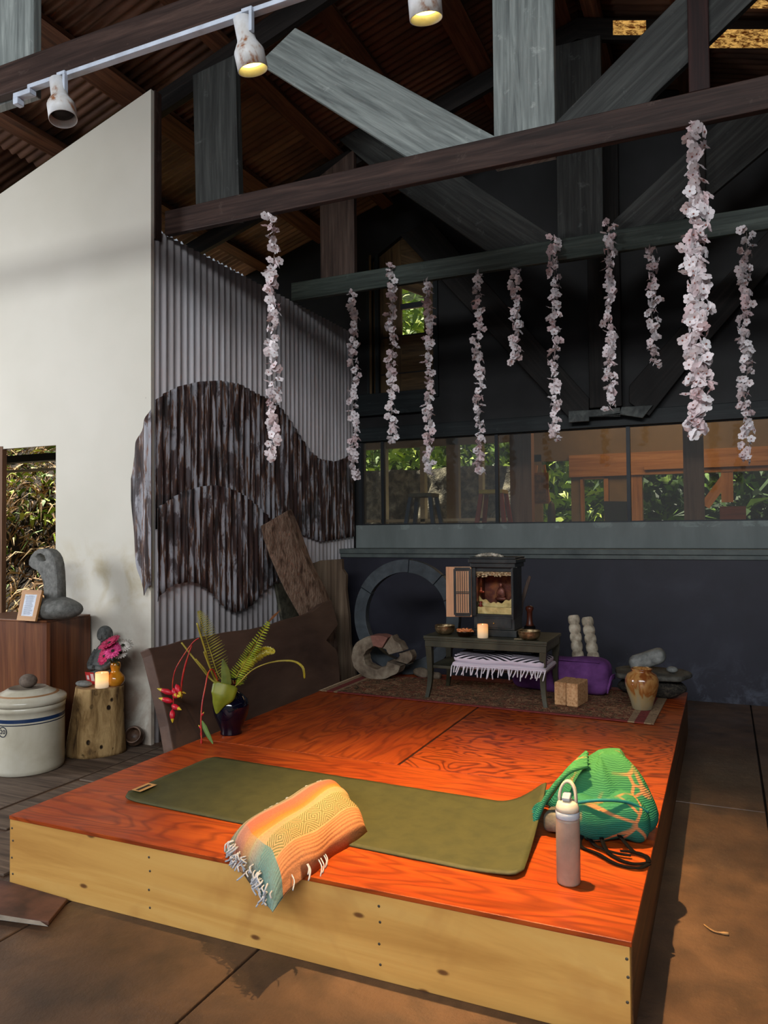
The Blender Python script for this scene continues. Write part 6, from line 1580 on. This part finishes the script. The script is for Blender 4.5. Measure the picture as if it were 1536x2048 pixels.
tag(new_obj('red_brown_crate', MB().box(a.x, b.x, 9.4, 9.6, RF, b.z), wood('crate_wood', (84, 40, 26), (124, 62, 42), (140, 80, 56)), origin=(a.x, 9.5, RF)), 'red-brown crate beyond the right post of the back room', 'crate')
a, b = wy(1097, 1046, 9.1), wy(1109, 1000, 9.1)
tag(new_obj('carved_figure', MB().lathe([(0.05, 0), (0.045, 0.2), (0.05, 0.5), (0.035, b.z-RF-0.05), (0.0, b.z-RF)], ((a.x+b.x)/2, 9.1, RF), 14), plain('dark_carving', (44, 34, 26), 0.6), origin=((a.x+b.x)/2, 9.1, RF)), 'dark slender carving standing right of the easel', 'carving')

# ================================================================ OUTDOORS
def cloud(name, n, box, size, mats, seed, label, cat, blade=False, droop=0.0, wts=None, surf=None):
    random.seed(seed); mb = MB(); (x0, x1), (y0, y1), (z0, z1) = box
    for k in range(n):
        if surf:
            c_ = surf(random.random(), random.random())
        else: c_ = Vector((random.uniform(x0, x1), random.uniform(y0, y1), random.uniform(z0, z1)))
        d_ = Vector((random.gauss(0, 1), random.gauss(-0.2, 0.8), random.gauss(0.3-droop, 0.8))).normalized()
        s_ = d_.orthogonal().normalized(); s_ = (s_*random.uniform(-1, 1)+d_.cross(s_)*random.uniform(-1, 1)).normalized()
        L = size*random.uniform(0.5, 1.4); w_ = L*(0.07 if blade else 0.30)
        mi = random.choices(range(len(mats)), wts)[0]
        g_ = Vector((0, 0, -L*(0.25+droop*0.3)))
        mb.add([c_-s_*w_*.3, c_+s_*w_*.3, c_+d_*L*.5+s_*w_*.6, c_+d_*L*.5-s_*w_*.6, c_+d_*L+g_], [(0, 1, 2, 3), (3, 2, 4)], mi=mi)
    return tag(new_obj(name, mb, mats, origin=((x0+x1)/2, (y0+y1)/2, z0)), label, cat, kind='stuff')
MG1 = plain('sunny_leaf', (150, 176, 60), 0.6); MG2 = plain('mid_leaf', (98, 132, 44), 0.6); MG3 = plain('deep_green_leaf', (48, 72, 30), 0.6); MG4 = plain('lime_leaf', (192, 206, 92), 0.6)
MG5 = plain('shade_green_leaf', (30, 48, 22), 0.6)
MSTRAW = plain('dry_straw', (200, 172, 130), 0.8); MSTRAW2 = plain('brown_straw', (136, 104, 70), 0.8); MSOIL = mott('dark_soil', [(22, 17, 12), (40, 31, 22), (58, 46, 32)], 5, rough=0.95, bump=0.8, bdist=0.05)
MROCKW = mott('dark_lava_wall', [(40, 38, 34), (82, 76, 66), (130, 122, 106), (170, 160, 138)], 5.5, rough=0.9, bump=0.9, bdist=0.08)
# bank outside the left opening
def bank(u, v_):
    x = lerp(-8.6, -4.2, u); z = lerp(-0.2, 2.75, v_)
    return Vector((x, 4.62+0.80*z + 0.30*nz((x*0.9, z*0.9, 1), 1) + 0.25*max(0, z-2.0)*2, z))
struct(new_obj('ground_bank', MB().grid(bank, 40, 30), MSOIL))
cloud('bank_straw', 8500, ((-8.4, -4.3), (4.8, 6), (0, 2.6)), 0.20, [MSTRAW, MSTRAW2, MG2, MG4], 3, 'dry straw and creeping plants hanging on the bank outside the left opening', 'plants', blade=True, droop=0.9, wts=[5, 6, 1.2, 0.5], surf=lambda a, b: bank(a*0.96+0.02, b**0.8)+Vector((0, -0.03, 0)))
cloud('bank_leaves', 700, ((-8.4, -4.3), (4.8, 6), (1.6, 2.6)), 0.11, [MG2, MG4, MG1], 4, 'small green leaves along the top of the bank outside the left opening', 'plants', surf=lambda a, b: bank(a, 0.55+0.45*b)+Vector((0, -0.06, 0.02)))
mb = MB().box(-8, -4.2, 4.62, 4.72, 2.06, 2.12); struct(new_obj('trim_7', mb, MBLK2))
mb = MB().box(-8, -4.2, 4.70, 4.74, 1.985, 2.005); struct(new_obj('trim_8', mb, MPALE))
# behind the back room: lava wall, greenery
def rockw(u, v_):
    x = lerp(-9, -2.75, u); z = lerp(0, 2.55, v_); return Vector((x, 12.2+0.15*z+0.35*nz((x*1.3, z*1.3, 3), 1)+0.15*nz((x*4, z*4, 3), 1), z))
struct(new_obj('ground_rock_wall', MB().grid(rockw, 90, 36), MROCKW))
struct(new_obj('ground_outside', MB().box(-30, 30, YF+0.35, 40, -0.6, 0.0), MSOIL))
hill = lambda x0, x1: (lambda a, b: Vector((lerp(x0, x1, a), 12.9+3.4*b+random.uniform(-.4, .4), 0.5+6.0*b+random.uniform(-.5, .6))))
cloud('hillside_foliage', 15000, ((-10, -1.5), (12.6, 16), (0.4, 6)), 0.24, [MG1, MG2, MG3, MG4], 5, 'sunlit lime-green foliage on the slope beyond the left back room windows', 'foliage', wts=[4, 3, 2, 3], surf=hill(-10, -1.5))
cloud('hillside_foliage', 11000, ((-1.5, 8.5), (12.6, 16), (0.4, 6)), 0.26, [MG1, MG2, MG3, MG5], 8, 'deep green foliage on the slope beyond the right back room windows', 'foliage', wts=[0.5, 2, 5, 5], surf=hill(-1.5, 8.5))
def slope(u, v_):
    x = lerp(-16, 14, u); z = lerp(-0.5, 9.0, v_); return Vector((x, 13.9+0.62*z+0.5*nz((x*.5, z*.5, 2), 1), z))
struct(new_obj('ground_hillside', MB().grid(slope, 50, 24), mott('hill_green', [(34, 50, 18), (84, 112, 36), (132, 158, 58)], 2.2, rough=0.9, bump=0.6, bdist=0.05, detail=8)))
cloud('fern_grass', 1500, ((0.2, 4), (11.4, 12.4), (0.9, 2)), 0.85, [MG2, MG3, MG5], 6, 'long arching green grass just outside the right back room window', 'grass', blade=True, droop=0.2, wts=[1.5, 4, 3], surf=lambda a, b: Vector((lerp(-0.1, 3.6, a), 11.75+0.8*b, lerp(0.8, 1.9, random.random()))))
